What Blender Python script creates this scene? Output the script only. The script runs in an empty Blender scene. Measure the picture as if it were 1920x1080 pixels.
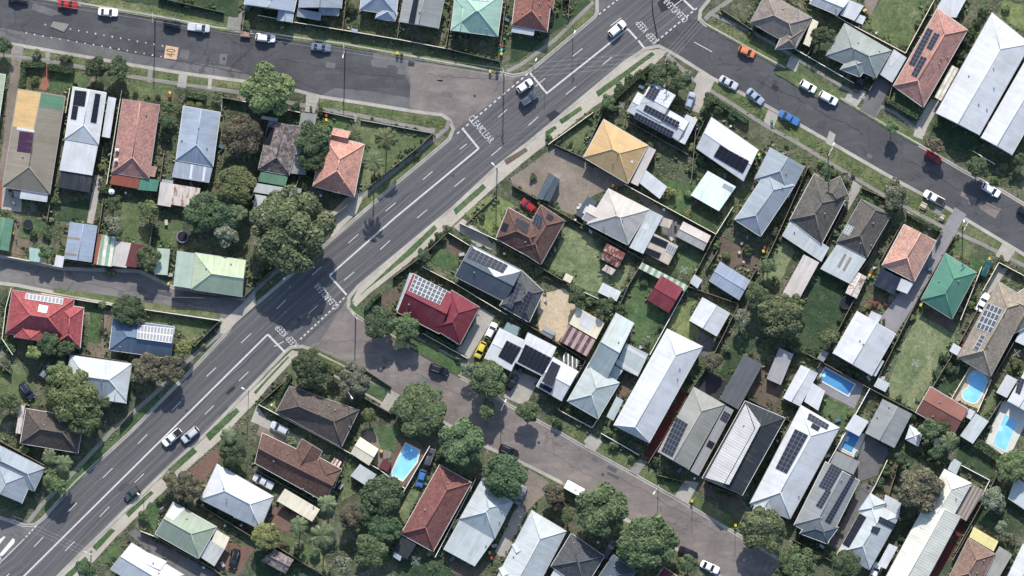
import bpy, bmesh, math, random
import numpy as np
from mathutils import Vector
from mathutils.geometry import tessellate_polygon
rnd = random.Random(7)
SC = bpy.context.scene
COL = SC.collection
PX = 0.125; HC = 1400.0; GZ = 0.12
def W(x, y, z=0.0):
    k = PX * (HC - z) / HC
    return Vector(((x - 960) * k, (540 - y) * k, z))
HOUSES=[]; SHEDS=[]; TREES=[]; PALMS=[]; HEDGES=[]; FENCES=[]; CARS=[]; TRAMPS=[]; TANKS=[]; TABLES=[]; BINL=[]; POOLS=[]; CLOTH=[]; LAWNS=[]; TRAIL=[]; CARAV=[]
def R(m, *a):
    cross = False
    if a and isinstance(a[-1], str): cross = True; a = a[:-1]
    n = len(a) - 4; assert n in (6, 8), (m, a)
    p = [(a[i], a[i+1]) for i in range(0, n, 2)]
    if n == 6: p.append((p[0][0]+p[2][0]-p[1][0], p[0][1]+p[2][1]-p[1][1]))
    e0, e1, z, pt = a[n:]
    ab = math.dist(p[0], p[1]); bc = math.dist(p[1], p[2])
    if cross or (e0 == 1 and e1 == 1 and bc > ab): p = p[1:] + p[:1]
    return dict(k='R', m=m, p=p, e=(e0, e1), z=z, pt=pt)
def S(m, *a):
    n = len(a) - 2; assert n in (6, 8), (m, a)
    p = [(a[i], a[i+1]) for i in range(0, n, 2)]
    if n == 6: p.append((p[0][0]+p[2][0]-p[1][0], p[0][1]+p[2][1]-p[1][1]))
    return dict(k='S', m=m, p=p, z=a[n], z1=a[n+1])
def H(label, short, wings, solar=(), pat=(), chim=(), vents=()): HOUSES.append(dict(label=label, short=short, wings=wings, solar=solar, pat=pat, chim=chim, vents=vents, name='house'))
def SH(label, name, wings, pat=(), vents=()): SHEDS.append(dict(label=label, wings=wings, solar=(), pat=pat, chim=(), vents=vents, name=name))
def T(x, y, r, k='g'):
    if r > 0: TREES.append((x, y, r, k))
def PALM(x, y, r, h=None): PALMS.append((x, y, r, h or 3 + r * 0.25))
def HEDGE(pts, w): HEDGES.append((pts, w))
def FEN(c, pts, h=1.7): FENCES.append((c, pts, h))
def CAR(label, kind, col, p, rot, parts=None): CARS.append((label, kind, col, p, rot, parts))
def TRAMP(p, r, c): TRAMPS.append((p, r, c))
def TANK(p, r, c): TANKS.append((p, r, c))
def TABLE(p, l, w, a): TABLES.append((p, l, w, a))
def BINS(l): BINL.extend(l)
def POOL(label, pts): POOLS.append((label, pts))
def CLOTHES(p, r): CLOTH.append((p, r))
def LAWN(m, pts): LAWNS.append((m, pts))
def TRAILER(p, a): TRAIL.append((p, a))
def CARAVAN(p, a): CARAV.append((p, a))
SUN = 4.0; SKY = 0.15; EXPO = 0.82
# ---- column one: x 0..480
H('long roof half mustard yellow and half grey, with green sheets on its street end','the mustard and grey house',
 [R('taupe_metal',34,167,5,350,93,364,0,1,3.2,20), S('white_metal',39,357,90,364,88,379,2.9,2.6), S('slate_metal',27,355,39,357,38,371,2.9,2.6)],
 pat=[('mustard_metal',34,168,77,174,64,244,23,237),('green_metal',79,176,120,182,116,206,75,200),('white_metal',32,238,67,244,66,249,31,243),('solar_purple',37,246,65,250,61,288,32,284)])
H('white gabled house with two black solar strips and a charcoal rear awning','the black solar strip house',
 [R('white_metal',137,163,122,260,184,271,0,1,4.2,18), S('white_metal',203,181,218,184,206,259,3.6,3.3), S('white_metal',122,262,184,272,173,329,4.0,3.6), S('charcoal_metal',114,319,174,329,168,361,3.3,2.9)],
 solar=[(141,169,164,172,160,200,137,197,3,3),(137,198,148,200,144,225,133,223,2,3),(179,175,189,177,181,231,170,229,1,6)])
H('weathered orange tiled house with rust red and teal awnings behind','the weathered orange tiled house',
 [R('orange_tile',230,186,210,324,279,335,0,1,3.1,24), S('rust_metal',210,325,262,334,258,354,2.9,2.5), S('teal_metal',263,334,299,337,294,359,2.8,2.5), S('orange_tile',281,311,295,313,290,332,2.8,2.6)], chim=[(220,281),(218,300)])
H('light blue metal roof with a pale rear awning holding two strips of rooflights','the light blue house',
 [R('blue_metal',344,199,330,300,399,312,0,1,3.2,24), S('paleblue_metal',329,302,399,313,392,343,3.0,2.5)],
 pat=[('rooflight',358,308,362,309,358,336,354,335),('rooflight',382,312,386,313,382,340,378,339)], vents=[(373,240),(341,263)])
H('pale green corner house with a square sheet roof attached','the pale green lane corner house',
 [R('palegreen_metal',366,474,461,488,454,556,1,0,3.1,24), S('mint_metal',332,470,366,475,359,541,3.0,2.7)], vents=[(433,495)])
H('pale green roofed house cut off by the edge, beside a gravel drive','the pale green edge house',
 [R('palegreen_metal',10,140,-2,225,-60,217,0,0,3.2,24)])
H('bright red tiled house with many hips and a row of solar panels painted with glint','the bright red tiled house',
 [R('red_tile',23,544,139,561,127,642,1,1,3.0,28), R('red_tile',157,577,150,653,104,646,1,1,3.03,28), R('red_tile',29,598,27,632,90,642,1,0,2.97,26)],
 solar=[(48,550,119,560,117,572,47,561,10,1,'pale')], pat=[('rooflight',74,571,91,574,88,587,72,584)])
H('deep blue metal house with a wide array of solar panels painted with glint','the deep blue house',
 [R('deepblue_metal',212,597,327,613,320,672,1,0,3.1,22)], solar=[(258,609,326,616,322,644,257,635,11,2,'pale')])
H('pale grey metal roof with a cross gable, half under a big tree','the pale grey tree shaded house',
 [R('palegrey_metal',132,666,247,682,236,752,1,1,3.2,24), R('palegrey_metal',243,697,236,756,194,750,1,0,3.1,24)], vents=[(191,713)])
H('dark brown tiled house with a rusty side awning, under a big tree','the dark brown tree shaded house',
 [R('brown_tile',38,831,146,849,157,784,1,1,3.1,24), S('rustwhite_metal',47,761,37,759,29,812,2.8,2.5)])
H('pale blue grey hipped house at the side street corner','the pale blue grey corner house',
 [R('bluegrey_metal',-8,832,84,878,64,921,1,1,3.2,24), R('bluegrey_metal',41,943,66,885,-10,852,0,1,3.15,24)])
H('sage green house with a white streaked north slope and grey carports','the sage green house',
 [R('sage_metal',325,942,406,988,372,1047,0,1,3.1,22), S('cream_metal',406,993,431,1008,421,1030,2.7,2.6), S('greyflat_metal',394,1012,421,1030,402,1062,2.6,2.5)], pat=[('white_metal',326,945,345,956,325,975,311,967)])
H('bright white stepped roof at the lower edge by the main road','the white stepped house',
 [R('white_metal',247,1018,345,1078,305,1127,0,1,3.2,20), R('white_metal',280,1038,312,1053,290,1085,0,0,3.25,18)], vents=[(298,1074)])
SH('green gabled shed at the edge by the lane','shed',[R('green_metal',26,411,16,471,-18,465,0,0,2.6,18)])
SH('small pale aqua shed roof against the lane fence','shed',[S('aqua_metal',55,464,77,467,77,492,2.3,2.2)])
SH('tiny white shed at the lane fence beside a blue shed','shed',[S('white_metal',105,478,121,481,117,502,2.3,2.2)])
SH('blue grey gabled shed with two vent grilles by the lane','shed',[R('steelblue_metal',131,416,120,485,172,492,0,0,2.8,10)],pat=[('taupe_metal',126,443,150,446,149,450,125,447),('taupe_metal',121,473,144,476,143,480,120,477)])
SH('green and white striped shade house with a rusty side strip','shade house',[S('stripe_green',191,440,220,444,210,500,2.5,2.4),S('rust_metal',185,439,191,440,181,496,2.4,2.3)])
SH('dusty pink and maroon twin shed roof by the lane','shed',[S('dusty_metal',219,452,246,456,237,502,2.5,2.4),S('maroon_metal',246,456,275,460,264,503,2.6,2.4)])
SH('narrow mint green carport roof beside the lane','carport',[S('mint_metal',295,465,319,467,314,516,2.5,2.4)])
SH('dirty white patchwork shed roofs behind the light blue house','shed',[S('dusty_metal',301,341,326,345,320,388,2.6,2.5),S('rustwhite_metal',326,345,376,353,368,391,2.7,2.4),S('paleblue_metal',304,336,325,339,324,345,2.4,2.3)])
for l in [(5,85,17,'d'),(68,105,13,'p'),(126,111,13,'d'),(180,125,22,'d'),(222,128,22,'d'),(65,150,9,'g'),(255,175,7,'d'),(297,182,6,'d'),(316,200,15,'g'),(311,229,14,'d'),(309,256,12,'g'),
 (357,195,8,'l'),(373,197,8,'l'),(405,185,12,'d'),(190,315,9,'y'),(195,355,11,'d'),(212,382,17,'d'),(222,368,8,'g'),(105,375,11,'l'),(88,438,13,'d'),(87,471,15,'g'),(62,437,9,'d'),
 (215,420,20,'p'),(280,392,22,'l'),(276,483,25,'g'),(208,511,10,'g'),(440,342,40,'l'),(378,398,38,'d'),(420,400,34,'d'),(425,432,30,'p'),(243,579,30,'d'),(66,660,16,'y'),(92,648,24,'d'),(122,652,20,'d'),
 (343,652,19,'y'),(275,688,30,'b'),(318,690,28,'b'),(112,703,26,'l'),(138,742,50,'l'),(158,785,38,'g'),(195,755,15,'g'),(18,750,22,'g'),(105,902,26,'l'),(320,897,16,'b'),(350,911,29,'b'),
 (440,846,27,'d'),(270,970,13,'g'),(298,938,9,'g'),(160,1066,20,'d'),(20,650,12,'g'),(76,560,0,'g')]: T(*l)
for l in [(450,399,14),(192,571,8),(120,869,16),(92,857,14),(428,817,15)]: PALM(*l)
HEDGE([(43,163),(44,121),(84,122)],10); HEDGE([(93,126),(136,133)],12); HEDGE([(352,177),(384,183)],11)
FEN('cream',[(132,166),(124,212)]); FEN('cream',[(229,170),(213,270),(201,345)]); FEN('timber',[(195,372),(177,492)]); FEN('timber',[(309,282),(301,338)])
FEN('timber',[(288,416),(281,462)]); FEN('cream',[(12,481),(76,493)]); FEN('cream',[(76,493),(104,499)]);FEN('timber',[(119,487),(180,497)]); FEN('timber',[(212,499),(262,506)]); FEN('timber',[(94,385),(89,416)]); FEN('steel',[(417,183),(416,208)])
FEN('timber',[(417,183),(455,190)])
FEN('cream',[(22,540),(12,577),(5,635),(25,665)]); FEN('cream',[(78,550),(210,572)]); FEN('cream',[(272,580),(413,601)]); FEN('slate',[(413,601),(366,649),(358,644)]); FEN('slate',[(0,683),(22,700)])
FEN('slate',[(322,557),(455,560)],2.0);FEN('slate',[(455,560),(480,535)],2.0); FEN('timber',[(0,826),(84,872)]); FEN('timber',[(225,797),(250,770)]); FEN('timber',[(136,662),(240,678)])
FEN('cream',[(264,995),(290,1005)]); FEN('timber',[(290,1005),(400,1066),(425,1085)]); FEN('timber',[(368,940),(378,930)]); FEN('timber',[(373,945),(480,1010)])
CAR('red sedan parked at the north kerb of the wide street','sedan','red',(128,9),(-0.12))
CAR('dark car partly cut off at the top edge','sedan','black',(35,-1),-0.1)
CAR('white sedan parked alone on the north kerb','sedan','white',(203,23),-0.08)
CAR('black hatchback parked beside the power pole','hatch','black',(323,45),-0.1)
CAR('silver utility with a white tray cover at the kerb','ute','silver',(373,52),-0.1,parts='covered')
CAR('dark blue wagon parked on grass by a big tree','suv','navy',(51,733),-0.95)
CAR('small grey car in shadow beneath the big tree','hatch','grey',(86,697),0.9)
CAR('white twin cab utility with an open black tray','ute','white',(323,820),-2.45)
CAR('silver wagon driving beside the white utility','suv','silver',(357,815),-2.45)
CAR('dark grey hatchback driving alone down the main road','hatch','darkgrey',(248,924),-2.45)
CAR('black wagon parked on a brown drive behind the sage house','suv','black',(440,1047),-1.85)
TRAMP((343,444),11,'red'); TRAMP((53,421),9.5,'black')
TANK((210,359),5.5,'white'); TABLE((312,417),6,10,0.08)
BINS([(25,437,'y'),(316,532,'y'),(319,180,'r'),(319,174,'y'),(7,693,'y')])
LAWN('lawn_dark',[(118,382),(170,372),(163,418),(100,412)]); LAWN('lawn_green',[(38,405),(88,415),(70,450),(36,445)]); LAWN('lawn_green',[(300,420),(345,415),(335,465),(292,460)])
LAWN('lawn_olive',[(228,380),(262,378),(258,465),(225,440)]); LAWN('lawn_green',[(165,645),(170,575),(195,575),(180,650)]); LAWN('lawn_olive',[(272,585),(405,606),(360,645),(330,615),(272,600)])
LAWN('dirt',[(195,580),(212,583),(203,655),(178,690),(155,690),(165,640),(190,645)]); LAWN('dirt',[(25,405),(42,408),(35,445),(55,450),(70,480),(15,475)])
LAWN('gravel',[(22,108),(42,112),(20,268),(8,340),(-2,340),(6,262)]); LAWN('brickpave',[(85,120),(92,121),(90,170),(74,168)]); LAWN('concrete',[(178,328),(192,330),(175,420),(163,418)]); LAWN('concrete',[(278,155),(284,156),(278,187),(272,186)])
LAWN('lawn_olive',[(245,150),(330,160),(325,190),(240,180)]); LAWN('lawn_green',[(105,130),(165,140),(155,165),(90,170)]); LAWN('asphalt_old',[(345,170),(335,168),(320,300),(330,300)]) if 0 else None
LAWN('concrete',[(5,345),(42,360),(40,398),(2,392)]); LAWN('brickpave',[(-5,300),(8,300),(3,390),(-5,390)])
LAWN('redgravel',[(355,880),(410,838),(412,865),(380,905),(368,905)]); LAWN('asphalt_old',[(240,1000),(252,992),(420,1082),(330,1082)]); LAWN('redgravel',[(425,1015),(478,1028),(450,1075),(405,1065)])
LAWN('lawn_green',[(184,1052),(216,1018),(230,1035),(210,1062)]); LAWN('lawn_green',[(280,940),(300,950),(290,995),(265,985)])
LAWN('lawn_dark',[(300,-8),(450,-8),(446,33),(335,12)]); LAWN('lawn_dark',[(225,-10),(300,-8),(330,12),(235,2)]); T(355,8,11,'d'); T(330,4,8,'g'); T(390,14,8,'d'); FEN('slate',[(298,-4),(345,7),(420,24)],1.6); FEN('timber',[(455,60),(462,0)],1.6); LAWN('lawn_olive',[(0,690),(40,680),(75,760),(40,765),(0,740)])  # dark garden patches; house shade is also put into their colour
# ---- column two: x 480..960
H('light blue metal roofs with a gabled carport reaching the street fence','the light blue carport house',
 [R('paleblue_metal',470,-50,458,8,551,22,1,0,3.2,24), R('paleblue_metal',525,3,520,38,548,42,0,0,2.8,22)])
H('blue grey metal house with two stepped verandah roofs in front','the stepped verandah house',
 [R('bluegrey_metal',567,-50,560,14,640,15,0,0,3.4,24), S('bluegrey_metal',558,16,603,24,601,39,3.0,2.6), S('bluegrey_metal',599,13,638,15,635,30,3.1,2.7)])
H('sky blue metal house with a small hipped porch','the sky blue hipped house',
 [R('paleblue_metal',682,-50,675,18,743,28,1,1,3.2,26), R('paleblue_metal',710,18,704,34,740,40,0,1,3.0,26)])
H('plain grey gabled house with one column of solar panels','the grey house with a solar column',
 [R('grey_metal',761,-20,749,41,822,53,0,0,3.3,20)], solar=[(777,-8,787,-7,778,45,766,43,1,6)], vents=[(787,23)])
H('seafoam green hipped house with a wide southern face','the seafoam green house',
 [R('seafoam_metal',857,-25,846,56,933,68,1,1,3.3,26), R('seafoam_metal',853,-5,845,57,881,62,1,0,3.2,26)], solar=[(884,0,919,4,917,-9,884,-12,4,1,'pale')])
H('mossy dark tiled house between two dense trees, with a green rear strip','the mossy dark tiled house',
 [R('mossy_tile',505,227,484,318,542,329,0,1,3.1,24), S('green_metal',489,322,540,331,535,349,2.9,2.6), S('palegrey_metal',480,343,536,352,531,369,2.6,2.4),S('grey_metal',565,211,594,214,573,328,2.7,2.5),S('white_metal',491,217,521,222,520,228,2.6,2.5)],
 solar=[(503,238,516,240,507,272,494,270,2,4)])
H('orange tiled corner house with a gabled porch near the palms','the orange house by the palms',
 [R('lightorange_tile',606,251,587,349,664,369,1,1,3.1,28), R('lightorange_tile',626,240,657,247,648,272,0,0,3.3,28)], vents=[(635,361)])
SH('white rear shed roof under the huge roadside tree','shed',[S('palegrey_metal',478,364,500,368,494,410,2.5,2.4)])
SH('small grey shed roof tucked by the huge roadside tree','shed',[S('bluegrey_metal',545,350,566,354,562,372,2.3,2.2)])
SH('tiny pale blue box shed on the front fence','shed',[S('paleblue_metal',659,53,671,55,671,62,2.0,1.9)])
H('slate roofed house whose white north slope carries three rows of solar panels','the half slate solar house',
 [R('slate_metal',884,459,978,507,947,566,0,0,3.2,22), R('charcoal_tile',978,507,1019,546,992,604,937,573,1,1,3.3,24)],
 pat=[('white_metal',885,461,977,508,962,513,928,520,869,492)], solar=[(885,465,953,498,943,513,875,483,8,3),(968,527,979,533,960,579,949,573,2,6),(990,545,1000,550,981,592,970,586,2,6)])
H('crimson metal house with a block of solar panels on its north slope','the crimson house',
 [R('crimson_metal',774,513,852,553,823,625,0,0,3.1,24), R('crimson_metal',899,576,862,646,810,614,1,1,3.2,26), S('paleblue_metal',768,511,774,513,748,583,2.9,2.8)],
 solar=[(778,515,838,545,825,572,766,546,8,4,'grid')])
H('dark brown tiled hip house at the street corner behind a hedge','the dark brown corner house',
 [R('brown_tile',543,724,673,769,640,838,518,772,1,1,3.1,26)], vents=[(600,775),(655,800)])
H('red brown tiled house with three stepped wings','the red brown stepped house',
 [R('redbrown_tile',492,812,640,882,608,940,478,868,0,0,3.1,24), R('redbrown_tile',604,846,583,885,545,862,0,0,3.25,22), R('redbrown_tile',640,880,626,914,585,892,1,0,3.2,20)], vents=[(568,917),(588,931)])
H('big white hipped house with a flat white rear, beside the red brown house','the plain white hipped house',
 [R('white_metal',407,870,513,931,487,992,376,936,1,1,3.3,24), S('white_metal',462,932,511,938,489,992,437,970,3.25,3.1)], vents=[(420,915)])
H('long brick red tiled house with a charcoal rear annex','the long brick red house',
 [R('brick_tile',824,872,752,1001,812,1034,1,1,3.1,26), S('charcoal_metal',753,1003,781,1020,763,1048,2.8,2.5), S('paleblue_metal',742,1028,756,1036,750,1052,736,1043,2.4,2.3)], vents=[(840,905)])
H('pale grey hipped house with a wide low rear roof, beside the brick red house','the pale grey low rear house',
 [R('palegrey_metal',905,897,862,973,927,1010,962,942,1,1,3.3,26), S('palegrey_metal',862,974,927,1010,890,1062,831,1030,3.2,2.6)], vents=[(910,966),(937,978),(911,1023)])
SH('cream gabled shed beside the swimming pool','shed',[R('cream_metal',710,842,675,819,657,850,0,0,2.4,14)])
SH('small maroon cube of a pool shed','shed',[S('maroon_metal',719,859,735,868,726,885,2.2,2.1)])
SH('pale grey square shed against the cream pool wall','shed',[S('palegrey_metal',675,870,706,890,688,912,2.4,2.2)])
SH('long pale cream carport roof behind the white hipped house','carport',[S('cream_metal',534,916,600,955,585,978,2.6,2.4)])
SH('brown gabled shed with a dark ridge in a dark lawn','shed',[R('mossy_tile',515,1030,551,1049,535,1076,489,1051,0,0,2.5,16)])
SH('striped pergola of white and rust slats','pergola',[S('stripe_rust',627,858,641,866,633,881,619,872,2.4,2.35)])
T(502,172,52,'l'); T(458,250,42,'b'); T(588,262,34,'d'); T(586,296,26,'d'); T(545,428,78,'m'); T(713,606,31,'d'); T(762,612,28,'g'); T(748,644,12,'f'); T(765,650,6,'f'); T(583,690,35,'d')
for l in [(663,712,33,'p'),(692,779,15,'l'),(795,772,56,'g'),(862,835,46,'g'),(918,716,40,'g'),(882,690,17,'p'),(915,768,20,'g'),(945,886,46,'d'),(990,770,21,'g'),(1045,795,12,'d'),
 (625,690,14,'l'),(717,932,40,'d'),(722,985,32,'d'),(692,965,26,'d'),(655,968,26,'b'),(698,1030,34,'g'),(500,1003,28,'y'),(549,830,13,'l'),(852,980,13,'g'),(812,1062,15,'d'),(648,1058,20,'p'),
 (620,925,12,'l'),(658,15,13,'d'),(602,207,9,'d'),(615,235,9,'l'),(572,350,8,'y'),(640,1040,12,'b'),(828,852,12,'g'),(736,770,10,'g'),(825,445,12,'d'),(795,478,14,'d'),(778,490,11,'d'),(840,430,10,'d'),(670,840,8,'g'),(612,860,9,'g'),(667,890,9,'g'),(875,890,7,'g'),(590,1040,12,'g'),(560,1020,10,'p')]: T(*l)
for l in [(723,260,21,8.5),(700,302,18,11.5),(614,945,18),(560,985,17),(605,1005,23)]: PALM(*l)
HEDGE([(686,580),(700,562),(712,552)],7); HEDGE([(797,621),(853,651)],6); HEDGE([(520,745),(545,705)],7)
FEN('cream',[(484,29),(552,42)]); FEN('cream',[(552,42),(645,57)]); FEN('cream',[(645,57),(746,74)]); FEN('cream',[(746,74),(835,91)]); FEN('slate',[(835,91),(938,116)])
FEN('timber',[(643,54),(650,-5)]); FEN('timber',[(745,72),(756,-5)]); FEN('timber',[(836,89),(852,-5)]); FEN('timber',[(553,40),(560,-5)]);FEN('timber',[(938,90),(950,-5)])
FEN('cream',[(455,190),(563,211)]);FEN('steel',[(600,208),(664,222)]); FEN('steel',[(676,225),(812,250)]); FEN('timber',[(812,250),(790,272),(690,352)]); FEN('timber',[(668,372),(618,412)]); FEN('timber',[(618,412),(480,535)],1.2)
FEN('timber',[(466,385),(484,345)]); FEN('timber',[(562,330),(548,372)])
FEN('timber',[(737,520),(792,480),(838,437)]); FEN('cream',[(842,437),(880,460)]); FEN('cream',[(792,500),(850,530),(925,575)]); FEN('cream',[(925,575),(950,590)]); FEN('cream',[(862,418),(932,450)],1.8)
FEN('cream',[(793,625),(877,672)],1.2); FEN('cream',[(485,758),(640,840),(712,880)]); FEN('timber',[(485,758),(545,705)],1.2); FEN('timber',[(668,738),(732,774)])
FEN('white',[(712,880),(760,916)]); FEN('white',[(760,916),(806,836)]); FEN('cream',[(760,916),(742,948)]); FEN('white',[(892,898),(816,1044)],1.8); FEN('timber',[(480,881),(600,945)])
FEN('timber',[(516,1022),(610,1080)]); FEN('timber',[(600,945),(640,900)]); FEN('slate',[(680,690),(733,725)],1.2); FEN('timber',[(868,425),(932,365)],0.8);FEN('timber',[(742,948),(800,900)],1.6) if 0 else None
CAR('white hatchback parked at the north kerb, mid street','suv','white',(498,71),-0.1)
CAR('blue grey sedan with roof racks at the north kerb','sedan','steelblue',(602,89),-0.1)
CAR('white hatchback on the drive of the crimson house','hatch','white',(921,620),1.1)
CAR('bright yellow small car at the drive of the crimson house','hatch','yellow',(901,656),-2.0)
CAR('black car parked at the kerb beyond the tree shadow','suv','black',(823,693),-0.35)
CAR('silver wagon parked on the drive beside the dark brown house','suv','silver',(525,803),2.68)
CAR('silver utility with a pale tray parked between two houses','ute','silver',(494,903),2.65,parts='covered')
CAR('bright blue hatchback parked beside the long brick red house','hatch','blue',(790,897),-1.85)
CAR('dark grey car in tree shade past the pool wall','suv','darkgrey',(806,858),1.25)
TRAILER((460,64),-0.08)
BINS([(745,100,'y'),(753,103,'d'),(919,134,'y'),(932,136,'d'),(941,87,'r'),(940,94,'t'),(940,101,'y'),(612,217,'r'),(612,225,'y'),(715,846,'y'),(891,896,'r'),(918,1036,'y'),(922,1046,'r'),(730,930,'g')])
POOL('long blue swimming pool in a timber deck behind cream walls',[(761,832),(786,845),(781,866),(755,900),(734,890),(746,862)])
CLOTHES((780,1051),11)
LAWN('deck',[(750,820),(806,836),(760,914),(722,893)]); LAWN('concrete',[(575,173),(599,181),(590,212),(572,209)]); LAWN('lawn_olive',[(655,228),(812,252),(690,350),(672,370),(685,268)]); LAWN('lawn_green',[(606,220),(660,225),(650,240),(600,245)])
LAWN('concrete',[(901,577),(928,592),(880,672),(852,655),(868,645)]); LAWN('lawn_green',[(800,640),(870,690),(858,704),(780,657)]); LAWN('soil',[(712,550),(752,545),(745,580),(720,590)])
LAWN('soil',[(860,450),(885,462),(868,495),(830,470)]); LAWN('lawn_green',[(800,485),(830,465),(868,492),(850,515)])
LAWN('concrete',[(868,410),(850,425),(895,462),(930,470),(930,455)]); LAWN('lawn_bright',[(870,400),(925,362),(965,385),(930,450)])
LAWN('concrete',[(482,760),(500,785),(590,838),(560,830),(470,790)]); LAWN('gravel',[(490,785),(575,822),(560,850),(480,815)]); LAWN('lawn_bright',[(505,760),(540,728),(518,774)])
LAWN('gravel',[(655,845),(690,805),(745,830),(720,880),(700,870)]); LAWN('lawn_green',[(700,800),(750,800),(740,850),(715,840)]); LAWN('lawn_olive',[(640,870),(668,868),(660,930),(640,940)])
LAWN('lawn_pale',[(770,915),(800,890),(760,985),(750,1000),(740,980)]); LAWN('lawn_olive',[(520,1000),(600,1030),(620,1075),(560,1060),(518,1025)]); LAWN('lawn_dark',[(480,1035),(515,1025),(600,1080),(480,1090)])
LAWN('redgravel',[(515,950),(560,965),(540,1000),(500,985)]); LAWN('concrete',[(728,735),(745,745),(735,775),(712,762)]); LAWN('lawn_green',[(690,715),(727,733),(720,747),(685,735)])
LAWN('soil',[(830,1035),(885,1065),(910,1060),(900,1085),(850,1075)]); LAWN('concrete',[(965,955),(985,925),(1000,935),(945,1050),(928,1035)]); LAWN('lawn_dark',[(750,1050),(830,1050),(860,1085),(740,1085)])
# ---- column three: x 960..1440
H('rust orange tiled hip house with a rounded white front awning','the rust orange awning house',
 [R('rustorange_tile',970,-35,960,47,1026,60,0,1,3.2,28), R('rustorange_tile',1018,-12,1041,-8,1036,18,1,1,2.9,24), S('white_metal',961,50,1003,57,1000,67,2.9,2.6)], vents=[(979,24),(1013,30)])
H('bright white stepped roof carrying four blocks of solar panels','the four solar block house',
 [R('white_metal',1196,173,1292,228,1272,263,0,0,3.3,14), R('white_metal',1222,154,1266,179,1238,228,0,0,3.9,10), S('white_metal',1287,214,1308,224,1284,271,3.1,2.9)],
 solar=[(1221,160,1238,169,1226,190,1209,181,3,4),(1211,196,1275,229,1270,241,1206,207,10,2),(1192,210,1264,247,1259,259,1188,221,12,2),(1269,207,1282,214,1277,225,1262,218,3,2)])
H('tan pyramid roof with a mustard north face and a rusty east verandah','the mustard pyramid house',
 [R('mustardtan_metal',1132,224,1215,273,1177,344,1,1,3.2,24), S('dusty_metal',1216,274,1230,281,1196,349,2.9,2.5), S('white_metal',1209,317,1251,350,1237,373,2.6,2.4)], vents=[(1158,288)], pat=[('rooflight',1184,300,1188,302,1186,306,1182,304)])
H('white house with one solid black solar field on the roof','the black solar field house',
 [R('white_metal',1334,220,1422,281,1394,339,0,0,3.3,14)], solar=[(1350,272,1405,302,1393,325,1338,293,6,3)])
H('pinkish white and grey house with two black panels over its sandy rear','the pinkish white house',
 [R('pinkgrey_metal',1141,354,1217,393,1177,459,1,1,3.3,24), S('palegrey_metal',1217,393,1243,405,1206,476,3.2,2.8), S('sand_metal',1226,437,1272,461,1253,497,2.8,2.5), S('slate_metal',1102,368,1120,379,1097,413,2.9,2.6), R('pinkgrey_metal',1106,384,1140,402,1126,428,0,0,3.2,16), S('white_metal',1099,386,1119,396,1112,409,3.3,3.2), S('sand_metal',1240,407,1262,413,1255,428,2.7,2.5)],
 pat=[('white_metal',1208,418,1218,422,1213,432,1203,428)], solar=[(1224,440,1253,455,1249,467,1219,452,1,1),(1210,461,1240,476,1236,487,1207,472,1,1),(1255,456,1270,464,1264,478,1249,470,4,1,'pale')], vents=[(1167,412)])
H('red brown tiled house with scattered small solar arrays','the scattered solar array house',
 [R('redbrown_tile',1014,384,1059,414,1014,496,1,1,3.2,26), R('redbrown_tile',953,389,1032,433,1009,491,1,1,3.1,26)],
 solar=[(967,408,992,421,988,440,966,424,4,2),(1005,400,1018,408,1014,430,1000,417,3,3),(1028,400,1039,407,1033,415,1023,409,3,1),(944,417,955,421,949,436,939,431,2,1)])
H('low white house with a carport and large black solar fields','the white solar carport house',
 [R('white_metal',937,616,986,640,958,695,0,0,3.0,4), R('white_metal',990,624,1043,651,1019,706,0,0,3.2,5), R('white_metal',1037,670,1084,697,1053,751,0,0,3.1,14)],
 solar=[(950,638,978,652,960,683,934,668,4,5),(985,645,1034,671,1019,703,970,678,6,5),(1035,677,1051,686,1035,726,1016,715,4,5),(1014,717,1036,729,1033,737,1010,725,4,1)])
H('pale aqua grey house with white banded roof steps and a hip at the street','the pale aqua grey house',
 [R('aquagrey_metal',1155,587,1189,606,1134,718,1098,694,0,0,3.3,22), R('aquagrey_metal',1105,680,1161,718,1121,785,1064,752,1,1,3.4,24), S('aquagrey_metal',1174,643,1216,664,1196,706,3.0,2.7), S('aquagrey_metal',1156,743,1169,751,1150,789,2.7,2.5), S('aquagrey_metal',1147,682,1168,695,1152,718,3.0,2.8)],
 pat=[('white_metal',1173,646,1213,668,1210,674,1170,652),('white_metal',1158,674,1197,699,1195,705,1154,681)])
H('very long bright white hipped roof running back from the street','the very long white house',
 [R('white_metal',1251,617,1151,797,1217,830,1,0.4,3.5,22)])
H('grey hipped house with a solar array low on its west slope','the low solar array house',
 [R('greytan_metal',1301,726,1234,847,1291,880,1,0,3.4,22), S('grey_metal',1360,760,1376,769,1310,892,3.0,2.7)], solar=[(1269,782,1290,795,1261,857,1240,846,4,7),(1358,770,1370,777,1362,793,1350,786,3,3),(1330,825,1341,831,1335,842,1324,836,3,2)])
H('new charcoal house with sun sheen painted as white ribs on one slope','the charcoal house with painted sheen',
 [R('charcoal_metal',1397,752,1317,896,1392,928,1,0,5.2,18)], pat=[('ribsheen_metal',1398,756,1425,796,1366,908,1322,895)])  # west sheet: sun sheen on the charcoal ribs, put into the colour
H('pale grey house with side gables, cut off by the lower edge','the pale grey side gable house',
 [R('palegrey_metal',997,957,925,1095,990,1134,1,0,3.3,24), R('palegrey_metal',985,1008,960,1022,976,1052,0,0,3.35,22), R('palegrey_metal',962,1052,935,1066,950,1096,0,0,3.35,22)])
H('dark charcoal tiled house in shade at the lower edge','the charcoal lower edge house',
 [R('charcoal_tile',1071,1000,1133,1043,1095,1105,1,1,3.1,24), S('white_metal',1040,1066,1066,1080,1058,1095,2.8,2.6)])
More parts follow.
